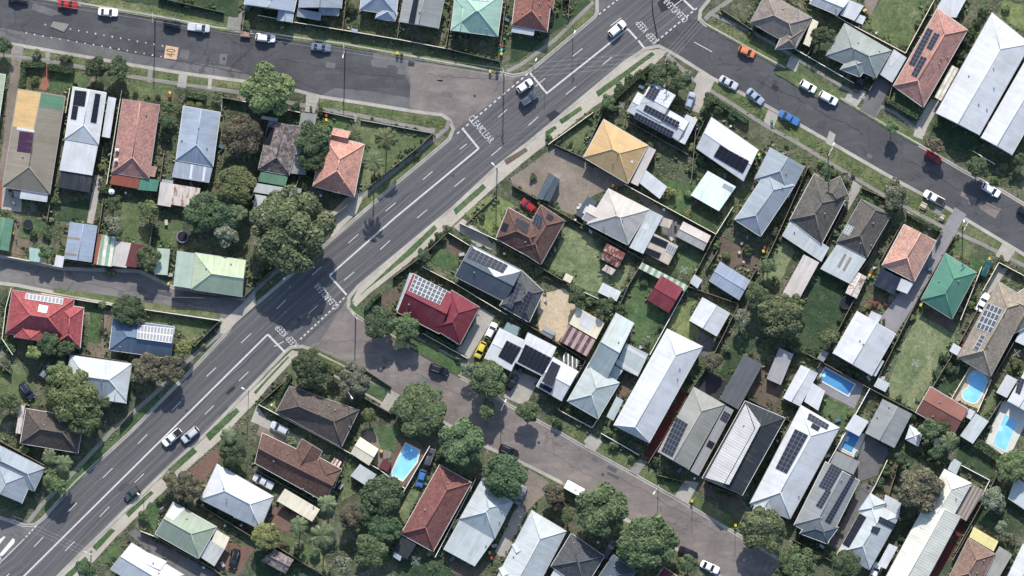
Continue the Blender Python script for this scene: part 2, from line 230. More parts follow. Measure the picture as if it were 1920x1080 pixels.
H('slate blue roof below the big round street tree','the slate blue edge house',
 [R('slate_metal',1150,1040,1192,1072,1160,1120,1,1,3.1,24)])
H('dark red roof corner with white gutter at the lower edge','the dark red corner roof',
 [R('maroon_metal',1245,1064,1285,1090,1262,1120,1,1,3.0,22)])
SH('dark slate steep shed standing in the gravel lot','shed',[R('slate_metal',1029,323,1006,372,1031,378,1050,337,0,0,2.4,14)])
SH('pale mint square shed roof near the white house with a black solar field','shed',[S('palemint_metal',1327,320,1380,350,1348,396,2.7,2.5)],pat=[('bluegrey_metal',1358,343,1376,352,1372,361,1354,351)])
SH('pink grey gabled shed between two fences','shed',[R('pinkgrey_metal',1281,415,1333,442,1319,470,0,0,2.5,16)])
SH('very rusty shed with a small white lean-to on the pale lawn','shed',[R('rustdark_metal',1138,456,1173,475,1159,503,0,0,2.5,12),S('rustwhite_metal',1136,496,1155,506,1147,516,2.1,1.9)])
SH('small cream canopy at the lawn fence','canopy',[S('cream_metal',1061,512,1075,519,1069,531,2.2,2.1)])
SH('crimson gabled shed with a green and white striped awning','shed',[R('crimson_metal',1240,516,1281,541,1254,587,0,0,2.8,14),S('stripe_green',1204,492,1291,536,1284,547,2.5,2.3)])
SH('tiny white shed at the fence near the crimson shed','shed',[S('palegrey_metal',1302,514,1317,525,1308,541,2.2,2.1)])
SH('blue grey shed in the cluttered yard','shed',[R('steelblue_metal',1350,490,1407,526,1386,563,0,0,2.6,8)])
SH('small white shed in the corner of the pale lawn','shed',[S('white_metal',1130,530,1165,547,1156,565,2.3,2.2)])
SH('cream and maroon striped garage roof by the sandy yard','garage',[S('cream_metal',1083,576,1134,605,1118,636,2.9,2.7),S('stripe_maroon',1066,609,1117,638,1101,669,2.7,2.5)],pat=[('white_metal',1095,587,1118,600,1106,620,1086,609)])
SH('small grey gabled garden shed on bare ground','shed',[R('grey_metal',1022,611,1043,623,1034,636,0,0,2.1,14)])
SH('open white pergola frame behind the solar carport house','pergola',[S('pergola_slats',1060,660,1087,677,1079,693,2.4,2.4)])
SH('glass roofed greenhouse next to the solar carport house','greenhouse',[S('glass_panel',951,604,977,615,969,630,2.3,2.2)])
SH('white gabled garage behind the very long white house','garage',[R('white_metal',1317,557,1369,587,1344,631,0,0,2.8,14,'cross')])
SH('plain grey garage roof beside a dark paved court','garage',[S('darkgrey_metal',1395,664,1430,684,1384,768,2.8,2.6)])
T(1125,963,56,'g'); T(1215,1012,56,'g'); T(1436,990,48,'m')
for l in [(1290,1058,21,'g'),(1038,925,22,'b'),(1045,945,14,'m2'),(1064,968,15,'g'),(1160,168,13,'d'),(1178,152,13,'d'),(1200,140,12,'d'),(1140,190,14,'g'),(1232,140,20,'d'),(1262,130,15,'d'),(1272,155,18,'d'),(1290,140,10,'p'),(1152,205,10,'d'),
 (1330,187,14,'d'),(1350,203,13,'d'),(1372,215,12,'d'),(1322,208,9,'g'),(1255,360,13,'y'),(1220,392,0,'g'),(1081,556,19,'d'),(1135,575,20,'d'),(1160,578,13,'d'),(1108,560,13,'g'),(1388,595,20,'p'),(1338,677,18,'b'),(1290,365,8,'l'),
 (1466,590,43,'m'),(1436,600,20,'g'),(1425,560,26,'d'),(1416,545,18,'l'),(1492,568,18,'l'),(1470,620,20,'g'),(1212,640,10,'p'),(1360,655,11,'g'),(1440,645,11,'g'),(1100,650,7,'g'),(1330,500,9,'g'),(1345,460,10,'g'),(1362,480,8,'l'),(1400,470,12,'d'),(1383,520,8,'g'),(1345,400,9,'d'),(1290,400,8,'y'),(1368,545,7,'y'),
 (1220,270,9,'g'),(1312,300,12,'d'),(1300,318,10,'d'),(1070,268,5,'g'),(1000,332,8,'g'),(1045,395,10,'g'),(1065,408,9,'l'),(1040,383,7,'d'),(1312,262,10,'d'),(1230,865,10,'d'),(1185,860,8,'g'),(1190,480,9,'d'),(1208,530,9,'d')]: T(*l)
HEDGE([(1130,205),(1180,157),(1222,123)],9); HEDGE([(1325,190),(1345,190),(1400,228)],9); HEDGE([(1290,735),(1300,722),(1322,690)],5)
FEN('cream',[(1028,271),(1112,211)],1.4); FEN('timber',[(1040,271),(1096,297)]); FEN('cream',[(1171,346),(1342,439)]); FEN('cream',[(1342,439),(1374,388)]); FEN('timber',[(960,347),(1080,415)]); FEN('timber',[(1080,415),(1207,488)])
FEN('timber',[(932,452),(960,470),(1062,530)]); FEN('timber',[(1175,540),(1205,490)]); FEN('timber',[(1290,537),(1342,439)]); FEN('cream',[(1095,548),(1122,560)]); FEN('slate',[(1176,540),(1160,575)]); FEN('white',[(1286,541),(1218,665)])
FEN('timber',[(960,590),(1098,676)]); FEN('slate',[(1098,676),(1047,768)]); FEN('cream',[(1047,768),(1110,802),(1126,778)],1.3); FEN('white',[(1127,812),(1198,853)],1.2); FEN('timber',[(1215,868),(1240,828)]); FEN('timber',[(1290,735),(1330,680),(1385,570)])
FEN('timber',[(1290,537),(1385,570)],1.6) ;FEN('timber',[(1327,500),(1345,470)]); FEN('slate',[(1130,210),(1095,290)],1.6); FEN('timber',[(1178,228),(1290,290)],1.6); FEN('timber',[(1306,222),(1296,340)],1.6); FEN('timber',[(1342,439),(1420,480)],1.6) if 0 else None
FEN('timber',[(1055,0),(1068,0),(1065,35)],1.6); FEN('timber',[(1352,18),(1430,70)],1.2); FEN('white',[(1205,310),(1110,250)],0.5) if 0 else None
FEN('slate',[(1325,215),(1300,270),(1340,310)],1.5); FEN('timber',[(1232,890),(1290,905)],1.4); FEN('timber',[(1385,565),(1420,500)],1.6)
CAR('white wagon with a dark sunroof driving on the main road','suv','white',(1157,54),0.72)
CAR('white hatchback waiting at the dashed give way line','hatch','white',(984,161),0.62)
CAR('dark blue grey wagon beside the waiting white hatchback','suv','slateblue',(991,187),0.6)
CAR('orange hatchback parked at the kerb of the side street','hatch','orange',(1400,97),-0.42)
CAR('silver sedan parked facing a bluer silver sedan','sedan','silver',(1366,155),-0.5)
CAR('pale blue silver sedan behind the silver sedan','sedan','paleblue',(1416,181),-0.72)
CAR('pale blue hatchback on the drive of the white house with four solar blocks','hatch','paleblue',(1294,189),1.25)
CAR('red hatchback beside the house with scattered solar arrays','hatch','red',(991,386),2.45)
CAR('white sedan parked near the bottom of the lower street','sedan','white',(1331,1063),-0.42)
CAR('black sedan parked just above a round street tree','sedan','black',(1290,1036),-0.42)
CAR('dark sedan on a narrow drive between big street trees','sedan','darkgrey',(1143,1030),1.1)
CAR('grey sedan on the drive beside the dark round tree','sedan','grey',(976,928),1.15)
CAR('dark wagon partly hidden beneath the dark round tree','suv','black',(954,845),-0.4)
CAR('black utility in the court of the solar carport house','hatch','black',(960,717),1.0)
CARAVAN((1077,916),-0.5)
BINS([(1149,348,'y'),(1156,352,'r'),(1010,381,'y'),(1090,426,'y'),(1305,378,'r'),(1423,290,'y'),(1424,296,'g'),(1433,464,'r'),(1431,471,'y'),(1338,641,'g'),(1340,636,'y'),(1303,222,'y'),(1297,939,'y'),(1379,985,'y'),(1064,989,'r'),(1001,533,'r')])
TABLE((1386,473),5,5,.3);TABLE((1391,456),5,5,.3);TABLE((1394,491),4,4,.1)
CLOTHES((1165,197),7);CLOTHES((1282,506),9)
LAWN('lawn_pale',[(1060,424),(1105,440),(1130,480),(1180,500),(1165,560),(1100,545),(1030,508)]); LAWN('lawn_green',[(1180,545),(1205,510),(1250,590),(1220,655),(1185,645),(1185,605),(1160,590)])
LAWN('gravel',[(955,335),(1010,298),(1040,275),(1180,345),(1140,352),(1105,372),(1080,405),(1040,390),(960,345)]); LAWN('sand',[(1008,552),(1060,540),(1082,578),(1062,625),(1045,640),(1010,620)])
LAWN('lawn_bright',[(1265,575),(1310,560),(1295,600),(1330,640),(1310,650),(1250,615)]); LAWN('lawn_olive',[(1048,262),(1108,220),(1125,235),(1098,290)]); LAWN('lawn_green',[(1235,330),(1300,345),(1320,375),(1300,375),(1270,430),(1245,380)])
LAWN('lawn_dark',[(1300,385),(1355,400),(1340,435),(1285,410)]); LAWN('lawn_green',[(1270,470),(1320,480),(1300,520),(1265,505)]); LAWN('soil',[(1345,440),(1400,470),(1440,500),(1400,520),(1340,500),(1330,470)])
LAWN('concrete',[(1312,138),(1340,152),(1310,212),(1290,205)]); LAWN('asphalt_old',[(1185,350),(1210,370),(1265,405),(1280,420),(1265,455),(1245,440),(1235,420)]); LAWN('asphalt_old',[(1310,620),(1345,640),(1325,675),(1308,660)])
LAWN('asphalt_new',[(1320,695),(1365,715),(1348,750),(1308,728)]); LAWN('brickred',[(1276,732),(1290,738),(1224,862),(1206,852)]); LAWN('concrete',[(958,690),(1012,712),(1003,728),(985,762),(945,745)]); LAWN('lawn_dark',[(1060,775),(1118,800),(1108,795),(1125,785),(1070,760)])
LAWN('soil',[(1162,700),(1190,708),(1165,760),(1150,750)]); LAWN('concrete',[(1094,828),(1108,812),(1130,828),(1115,845)]); LAWN('concrete',[(1285,900),(1310,905),(1290,945),(1265,930)])
LAWN('gravel',[(990,880),(1030,905),(1020,930),(985,960),(975,945)]); LAWN('lawn_dark',[(1385,620),(1430,640),(1400,665),(1375,720),(1350,700)]); LAWN('lawn_green',[(1000,10),(960,90),(1000,75),(960,120)]) if 0 else None
LAWN('lawn_dark',[(962,65),(1040,40),(1045,10),(1100,0),(1108,5),(975,112),(955,118)])
LAWN('soil',[(1370,700),(1385,770),(1400,745),(1440,690),(1420,690)]); LAWN('soil',[(1320,900),(1395,935),(1385,960),(1310,920)])
LAWN('lawn_green',[(1145,640),(1185,650),(1185,610)]) if 0 else None
# ---- column four: x 1440..1920
H('taupe brown tiled house with a small pale hip and a cream side awning','the taupe cream awning house',
 [R('taupe_tile',1437,-15,1522,33,1492,90,1,1,3.2,26), R('taupe_tile',1470,58,1506,56,1490,90,1,1,3.4,26), S('cream_metal',1523,35,1535,41,1518,88,2.8,2.5)])
H('pale grey roof with a brighter white end at the upper edge','the pale grey upper edge house',
 [R('palegrey_metal',1540,-20,1592,2,1570,28,0,0,3.1,18), S('white_metal',1593,0,1620,11,1602,39,3.0,2.8), S('white_metal',1607,25,1624,32,1617,46,2.4,2.3)])
H('grey green hipped house, its carport painted with a sunlit wedge','the grey green hipped house',
 [R('greygreen_metal',1584,44,1671,95,1642,146,1549,104,1,1,3.2,24), R('greygreen_metal',1600,98,1636,112,1612,144,1,1,3.25,26), S('palegrey_metal',1676,92,1700,108,1673,155,2.8,2.5)],
 pat=[('white_metal',1677,94,1690,103,1672,124,1667,122)], vents=[(1600,93),(1609,80)])  # white wedge on the carport is sunlight put into the colour
H('long orange red tiled house with three black solar strips','the orange red solar house',
 [R('orange_tile',1758,16,1675,161,1731,201,1,1,3.3,26)], solar=[(1740,52,1750,57,1715,125,1704,120,2,10),(1752,61,1762,66,1746,95,1737,90,2,5),(1727,105,1738,110,1718,146,1708,141,2,5)], vents=[(1777,107),(1761,120)])
H('huge bright white roof with a grey eastern slope','the huge white roof',
 [R('white_metal',1860,24,1755,212,1836,253,1932,82,1,0,4.2,16)], vents=[(1862,128),(1863,165),(1834,195),(1850,205)])
H('white roof with stepped cross gables at the east edge','the white stepped gable house',
 [R('white_metal',1925,110,1840,258,1897,290,0,0,3.6,20), R('palegrey_metal',1854,228,1850,245,1900,262,0,0,3.4,18)])
H('blue grey gabled house with a lighter northern half','the blue grey gabled house',
 [R('bluegrey_metal',1444,277,1415,336,1478,370,1508,313,0,1,3.3,24), R('bluegrey_metal',1440,318,1378,412,1426,443,1489,348,1,1,3.7,25), S('bluegrey_metal',1381,402,1431,434,1425,443,3.1,2.8)])
H('dark taupe tiled house with a broad pale flat rear roof','the flat pale rear house',
 [R('darktaupe_tile',1527,325,1481,412,1540,458,1,1,3.2,26), R('darktaupe_tile',1530,352,1545,385,1590,364,1,0,3.25,24), S('palegrey_metal',1481,415,1555,464,1540,491,3.0,2.6)], vents=[(1490,435)])
H('dark taupe tiled house with a white rear roof holding two grey strips','the white rear taupe house',
 [R('darktaupe_tile',1615,374,1569,454,1625,483,0.2,1,3.2,24), S('palegrey_metal',1570,457,1625,485,1593,532,3.0,2.6)],
 pat=[('taupe_metal',1584,475,1588,478,1575,503,1570,500),('taupe_metal',1594,481,1598,484,1584,509,1580,506)], solar=[(1589,420,1602,426,1592,443,1580,437,3,4,'pale')], vents=[(1634,460),(1668,400)])
H('salmon pink tiled house with a navy and white rear awning','the salmon tiled house',
 [R('salmon_tile',1695,421,1654,497,1714,528,0,1,3.2,26), S('navy_metal',1652,503,1690,522,1676,553,2.8,2.5), S('white_metal',1690,522,1713,531,1701,551,2.8,2.5)])
H('teal green hipped house with a darker southern face','the teal green house',
 [R('teal_metal',1773,475,1727,562,1785,598,1,1,3.2,26)], pat=[('green_metal',1787,483,1803,492,1797,500,1783,492)])
H('white gabled house with a grey eastern slope, at the end of a paved drive','the white paved drive house',
 [R('white_metal',1607,584,1562,662,1634,704,0,0,3.2,16), S('white_metal',1634,583,1654,592,1646,607,3.0,2.8), S('palegrey_metal',1646,672,1658,677,1642,706,2.7,2.5)], vents=[(1618,645)])
H('large taupe house with a big square solar array, above a kidney pool','the large taupe solar house',
 [R('lighttaupe_tile',1872,528,1796,670,1857,706,1,1,3.3,26), R('lighttaupe_tile',1890,560,1903,625,1960,590,1,1,3.25,26)], solar=[(1853,568,1880,580,1857,626,1830,615,4,4,'grid'),(1839,627,1848,631,1834,659,1824,654,1,4,'grid')], vents=[(1881,588),(1851,650)])
H('brick red metal roof with a central ridge beside the kidney pool','the brick red metal roof',
 [R('brickred_metal',1745,725,1717,773,1789,812,1815,767,0,0,3.0,16,'cross')], vents=[(1749,781)])
H('white hipped house with solar arrays, between two narrow houses','the white solar hip house',
 [R('white_metal',1502,760,1406,944,1481,973,1574,802,1,1,3.5,22), R('palegrey_metal',1440,903,1412,955,1440,975,1,1,3.55,22)],
 solar=[(1491,804,1515,816,1475,888,1454,878,3,9),(1517,774,1555,797,1550,806,1513,786,6,2),(1523,793,1538,801,1533,809,1519,801,3,2)], vents=[(1498,930)])
H('dark grey house with two long solar strips and a navy south hip','the long solar strip house',
 [R('grey_metal',1548,866,1489,984,1552,1019,0,1,3.5,22), S('grey_metal',1568,845,1612,866,1600,890,3.0,2.8), R('slate_metal',1522,970,1500,1000,1550,1019,1,1,3.55,20)],
 solar=[(1559,869,1579,880,1555,922,1535,912,4,8),(1549,917,1558,922,1540,954,1529,948,2,6),(1597,889,1604,893,1556,982,1546,976,2,16)], vents=[(1577,900),(1539,970)])
H('pale grey house with white rear stripes and five large solar panels','the five big panel house',
 [R('palegrey_metal',1629,935,1573,1035,1630,1068,1,1,3.4,24), S('white_metal',1660,927,1690,942,1684,972,3.2,2.9), R('palegrey_metal',1632,925,1662,943,1640,975,1,1,3.5,22), S('white_metal',1667,1019,1683,1026,1661,1067,2.7,2.6)],
 solar=[(1612,962,1625,970,1592,1027,1580,1020,1,5),(1648,967,1679,982,1674,993,1645,978,6,2),(1635,985,1651,990,1644,1002,1631,996,3,3)])
H('very long cream ribbed roof with a shaded grey eastern slope','the long cream ribbed house',
 [R('creamrib_metal',1771,880,1730,952,1783,974,1821,906,1,0,3.4,22), R('creamrib_metal',1738,940,1662,1080,1724,1112,1801,969,0,0,3.45,23)])
H('orange brown tiled house with yellow awnings','the yellow awning house',
 [R('orangebrown_tile',1816,1009,1778,1085,1828,1115,1,1,3.1,26), S('yellow_metal',1826,988,1872,1015,1863,1034,2.8,2.6), S('greytan_metal',1874,1024,1898,1040,1868,1092,2.8,2.6)])
H('white modern roof with a small side wing, above a rectangular pool','the white modern house',
 [R('white_metal',1936,672,1890,752,1932,776,0,0,4.0,6), S('white_metal',1888,702,1908,712,1888,746,3.0,2.8)], solar=[(1910,706,1922,712,1912,740,1904,735,2,5)])
H('white roof corner cut off by the east edge, beside yellow awnings','the white edge roof corner',
 [R('white_metal',1918,1020,1885,1090,1930,1110,0,0,3.2,18)])
SH('white shed roof touching the orange red tiled house','shed',[S('white_metal',1768,-6,1812,-2,1793,33,2.9,2.7)])
SH('white slatted carport between two long roofs','carport',[S('stripe_white',1785,122,1798,129,1765,189,2.5,2.4)])
SH('pink and grey long shed behind the dark taupe house','shed',[S('dusty_metal',1507,477,1536,492,1495,567,2.5,2.3)])
SH('rust spotted white shed beside a trampoline','shed',[R('rustwhite_metal',1604,508,1585,549,1606,560,0,0,2.4,12)])
SH('small grey shed at the dark lawn corner','shed',[S('grey_metal',1542,655,1554,662,1544,679,2.2,2.1)])
SH('small grey shed at the corner of the olive lawn','shed',[S('palegrey_metal',1647,708,1669,719,1660,735,2.2,2.1)])
SH('long white gabled shed beside the dark blue pool','shed',[R('white_metal',1502,684,1468,746,1500,762,0,0,2.7,14)])
SH('white flat garage roof by the dark blue pool','garage',[S('white_metal',1521,716,1547,733,1534,770,2.7,2.6)])
SH('patchy grey derelict roof beside bare earth','shed',[S('mottlegrey_metal',1461,652,1488,664,1464,722,2.4,2.3)])
SH('grey two toned roof with round white tank behind','garage',[R('grey_metal',1655,748,1622,812,1677,840,0,0,2.9,14)],vents=[(1667,763),(1645,782)])
SH('white shed roof beside the small deep blue pool','shed',[S('white_metal',1602,776,1629,790,1611,818,2.5,2.4)])
SH('white six sided pool hut','hut',[R('white_metal',1706,797,1697,824,1722,838,1,1,2.3,18)])
SH('small white shed by the kidney pool terrace','shed',[S('white_metal',1818,766,1829,772,1820,787,2.3,2.2)])
SH('pale grey lean roof between two pools','shed',[S('palegrey_metal',1830,775,1854,790,1824,832,2.4,2.3)])
SH('cream garden hut under a palm','hut',[S('cream_metal',1756,820,1778,832,1772,846,2.3,2.2)])
SH('brown slatted pergola beside the long cream ribbed house','pergola',[S('stripe_brown',1820,906,1846,920,1812,977,2.6,2.5)])
SH('small white lean shed by the long cream ribbed house','shed',[S('palegrey_metal',1787,858,1803,868,1793,890,2.3,2.2)])
SH('white side porch next to the large taupe house','porch',[S('white_metal',1788,643,1803,652,1795,667,2.4,2.3)])
SH('pale roof at the east edge near a bare tree','shed',[S('palegrey_metal',1905,895,1950,925,1935,965,2.6,2.4)])
SH('white roof scrap at the east edge near the pool','shed',[S('white_metal',1918,612,1940,622,1925,650,2.6,2.5)])
T(1725,915,46,'b'); T(1748,895,0,'b')
for l in [(1540,65,23,'d'),(1673,237,14,'g'),(1842,22,11,'d'),(1832,42,11,'d'),(1820,60,12,'d'),(1812,80,11,'d'),(1802,102,11,'d'),(1797,118,8,'d'),(1753,270,19,'b'),(1758,235,9,'d'),(1680,366,29,'p'),(1550,320,15,'d'),(1833,315,23,'d'),
 (1882,312,8,'l'),(1865,338,11,'g'),(1584,338,9,'p'),(1553,630,19,'l'),(1575,600,8,'d'),(1632,575,6,'g'),(1745,805,22,'g'),(1900,875,31,'l'),(1860,935,26,'p'),(1872,955,12,'p'),(1495,1058,36,'g'),(1465,1080,18,'d'),(1590,1062,30,'d'),
 (1500,655,12,'g'),(1485,650,10,'d'),(1515,668,9,'d'),(1605,540,0,'g'),(1672,232,0,'g'),(1640,570,7,'r'),(1625,575,6,'y'),(1715,780,10,'d'),(1690,860,14,'d'),(1660,880,13,'d'),(1650,905,11,'d'),(1770,800,14,'d'),(1755,850,14,'d'),(1735,845,12,'d'),
 (1745,860,13,'d'),(1910,260,12,'d'),(1915,300,14,'d'),(1885,15,8,'l'),(1875,990,15,'p'),(1895,1010,12,'b'),(1900,940,9,'d'),(1780,690,13,'d'),(1770,670,10,'d'),(1758,700,9,'d'),(1905,680,12,'l'),(1470,300,7,'g'),(1500,305,7,'l'),(1540,305,8,'l'),(1565,325,9,'l'),(1670,395,14,'d'),(1440,500,15,'g'),(1452,530,12,'l'),
 (1900,330,9,'d'),(1845,920,7,'d'),(1880,60,0,'g'),(1535,710,6,'y'),(1690,1010,9,'d'),(1695,985,9,'d'),(1580,655,8,'d'),(1660,570,5,'r'),(1475,270,6,'g'),(1600,330,5,'b')]: T(*l)
PALM(1780,828,18,5); PALM(1768,838,10,4)
HEDGE([(1803,815),(1840,835),(1878,862)],17); HEDGE([(1662,188),(1720,220)],8); HEDGE([(1702,402),(1760,432)],6)
FEN('cream',[(1751,0),(1697,100)]); FEN('cream',[(1697,100),(1585,41),(1513,-2)]); FEN('white',[(1490,92),(1600,156)],1.2); FEN('timber',[(1512,106),(1521,90)]); FEN('timber',[(1629,170),(1668,110)]); FEN('timber',[(1672,160),(1665,190)])
FEN('timber',[(1376,415),(1440,440)]) if 0 else None
FEN('timber',[(1515,312),(1458,440),(1430,500)]); FEN('timber',[(1590,375),(1545,465)]); FEN('timber',[(1670,408),(1630,485),(1612,510)]); FEN('timber',[(1692,415),(1650,490)]); FEN('timber',[(1615,352),(1660,372)],1.2); FEN('cream',[(1700,397),(1763,434)],1.2); FEN('timber',[(1764,436),(1754,455)])
FEN('timber',[(1790,440),(1720,560),(1640,720)]); FEN('timber',[(1540,570),(1470,690)]) if 0 else None
FEN('timber',[(1612,540),(1560,640),(1532,690)]); FEN('timber',[(1510,662),(1630,728),(1718,774)]); FEN('white',[(1630,728),(1585,810)],1.8); FEN('timber',[(1718,774),(1800,640),(1835,575)]); FEN('cream',[(1842,545),(1872,492),(1925,520)],1.6)
FEN('timber',[(1867,700),(1912,620)]); FEN('cream',[(1840,500),(1800,600)],1.6);FEN('cream',[(1783,748),(1818,688)],1.2); FEN('white',[(1832,772),(1858,712)],1.2); FEN('timber',[(1835,815),(1880,745)])
FEN('white',[(1585,810),(1552,868)],1.8); FEN('cream',[(1663,862),(1640,910),(1562,1050)],1.8); FEN('timber',[(1487,1012),(1560,1052)],1.2); FEN('slate',[(1698,1030),(1662,1085)]); FEN('slate',[(1690,1030),(1730,960)]); FEN('timber',[(1690,850),(1665,930)]); FEN('white',[(1802,872),(1855,900),(1835,940)],1.2)
FEN('timber',[(1870,888),(1790,1035)]); FEN('timber',[(1822,985),(1785,1050)]); FEN('white',[(1823,283),(1865,308)],1.0); FEN('timber',[(1800,230),(1850,265),(1840,275)],1.2);FEN('timber',[(1842,255),(1905,148)],1.6); FEN('timber',[(1755,5),(1830,-20)],1.6) if 0 else None
FEN('timber',[(1500,765),(1465,748)]); FEN('slate',[(1400,745),(1482,790)],1.2); FEN('timber',[(1482,790),(1410,940)],1.8); FEN('timber',[(1385,930),(1320,905)],1.2); FEN('timber',[(1900,860),(1925,820)]) if 0 else None
CAR('white hatchback parked above a longer white wagon','hatch','white',(1515,162),-0.5)
CAR('white wagon with roof racks parked below the white hatchback','suv','white',(1553,184),-0.5)
CAR('bright blue twin cab utility with blue tray cover','ute','blue',(1479,221),2.65,parts='covered')
CAR('black twin cab utility on a concrete drive','ute','black',(1612,154),1.15)
CAR('red hatchback parked beneath a rusty leaved tree','hatch','red',(1749,294),-0.55)
CAR('long white utility with an open dark tray by picnic tables','ute','white',(1751,371),2.65)
CAR('white wagon with a sunroof parked near the east edge','suv','white',(1858,356),-0.55)
CAR('dark green wagon on a drive beside the teal house','suv','darkgreen',(1848,505),1.15)
CAR('white sedan with twin sunroofs beside the solar taupe house','sedan','white',(1842,567),1.1)
CAR('white sedan tucked in shade under the pale carport','sedan','white',(1640,1072),1.2)
CAR('dark car half out of frame on the east edge','hatch','black',(1922,400),-0.55)
TRAMP((1586,568),12,'black')
TANK((1695,783),6.5,'cream')
TABLE((1731,386),12,6,-0.5); TABLE((1766,408),8,5,-0.5); TABLE((1762,815),4,4,0.5)
CLOTHES((1905,662),9); CLOTHES((1715,680),9)
BINS([(1638,147,'y'),(1620,20,'y'),(1632,511,'r'),(1630,516,'y'),(1627,521,'g'),(1726,572,'y'),(1795,642,'g'),(1805,648,'r'),(1447,228,'g'),(1855,485,'y'),(1702,870,'g'),(1448,975,'y')])
POOL('deep blue rectangular pool beside white sheds',[(1547,690),(1602,721),(1590,741),(1536,711)])
POOL('small deep blue pool against a long white fence',[(1592,808),(1612,819),(1596,849),(1577,839)])
POOL('kidney shaped bright blue pool on a sandy terrace',[(1826,697),(1839,700),(1849,712),(1845,727),(1835,748),(1825,755),(1808,748),(1805,735),(1817,725),(1815,709)])
POOL('light blue rectangular pool on white paving near the edge',[(1884,778),(1908,790),(1885,846),(1861,832)])
LAWN('lawn_olive',[(1660,-10),(1752,-10),(1696,97),(1615,50)]); LAWN('gravel',[(1620,-5),(1650,-5),(1632,30),(1620,25)]); LAWN('lawn_olive',[(1450,135),(1545,190),(1585,180),(1500,120)]); LAWN('concrete',[(1482,105),(1500,112),(1492,135),(1474,125)])
LAWN('concrete',[(1600,165),(1625,172),(1605,202),(1583,186)]); LAWN('asphalt_old',[(1648,145),(1672,158),(1640,220),(1612,205),(1630,170)]); LAWN('concrete',[(1745,185),(1765,190),(1738,240),(1720,228)]); LAWN('lawn_olive',[(1680,165),(1728,205),(1718,225),(1660,190)])
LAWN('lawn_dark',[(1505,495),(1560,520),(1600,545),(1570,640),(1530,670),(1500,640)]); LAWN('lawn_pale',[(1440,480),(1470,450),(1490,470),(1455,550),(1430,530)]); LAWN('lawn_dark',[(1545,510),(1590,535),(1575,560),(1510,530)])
LAWN('paving',[(1782,402),(1806,412),(1762,490),(1722,560),(1678,628),(1645,608),(1655,590),(1690,545),(1735,490)]); LAWN('sand',[(1720,425),(1760,430),(1762,450),(1730,440)]) if 0 else None
LAWN('lawn_pale',[(1722,590),(1790,625),(1792,645),(1720,768),(1660,742),(1668,715),(1690,650)]); LAWN('lawn_dark',[(1765,660),(1815,690),(1785,745),(1745,725)]); LAWN('sand',[(1820,686),(1860,708),(1832,768),(1781,745)]); LAWN('sand',[(1830,590),(1845,580),(1812,650),(1800,648)])
LAWN('paving',[(1538,682),(1622,722),(1602,766),(1540,735),(1528,712)]); LAWN('lawn_green',[(1545,740),(1598,768),(1580,805),(1535,775)]); LAWN('concrete_white',[(1585,800),(1625,815),(1602,858),(1568,842)]); LAWN('asphalt_old',[(1622,815),(1668,842),(1645,892),(1605,905),(1608,870)])
LAWN('asphalt_old',[(1618,905),(1640,912),(1575,1035),(1552,1022)]); LAWN('lawn_dark',[(1490,990),(1550,1022),(1540,1035),(1488,1008)]); LAWN('concrete_white',[(1882,745),(1925,768),(1925,790),(1890,862),(1845,836)]); LAWN('lawn_olive',[(1835,790),(1880,745),(1895,720),(1860,720)])
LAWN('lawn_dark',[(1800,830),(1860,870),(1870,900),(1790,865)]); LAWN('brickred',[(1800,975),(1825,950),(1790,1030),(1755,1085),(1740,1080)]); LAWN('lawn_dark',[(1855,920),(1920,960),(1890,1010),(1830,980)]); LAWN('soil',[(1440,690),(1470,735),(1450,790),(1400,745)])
LAWN('asphalt_new',[(1710,535),(1735,490),(1705,560),(1680,560)]); LAWN('soil',[(1738,600),(1745,575),(1785,600),(1790,620)]); LAWN('concrete',[(1540,375),(1595,345),(1612,352),(1575,440)]) if 0 else None
LAWN('concrete',[(1600,338),(1616,350),(1590,395),(1583,385)]); LAWN('lawn_green',[(1615,358),(1655,380),(1640,392),(1612,372)]); LAWN('concrete',[(1870,495),(1890,505),(1850,560),(1838,552)]); LAWN('lawn_olive',[(1788,440),(1830,465),(1815,490),(1780,470)]); LAWN('lawn_green',[(1825,480),(1850,490),(1835,512),(1812,495)])
LAWN('concrete',[(1880,455),(1905,468),(1890,492),(1866,480)]); LAWN('soil',[(1640,555),(1660,550),(1645,590),(1605,570)]); LAWN('soil',[(1680,850),(1700,850),(1680,935),(1655,920)]); LAWN('lawn_dark',[(1690,840),(1730,850),(1700,880)]); LAWN('lawn_dark',[(1755,215),(1835,258),(1820,290),(1740,270)])
LAWN('lawn_bright',[(1880,0),(1920,10),(1920,60),(1870,30)])
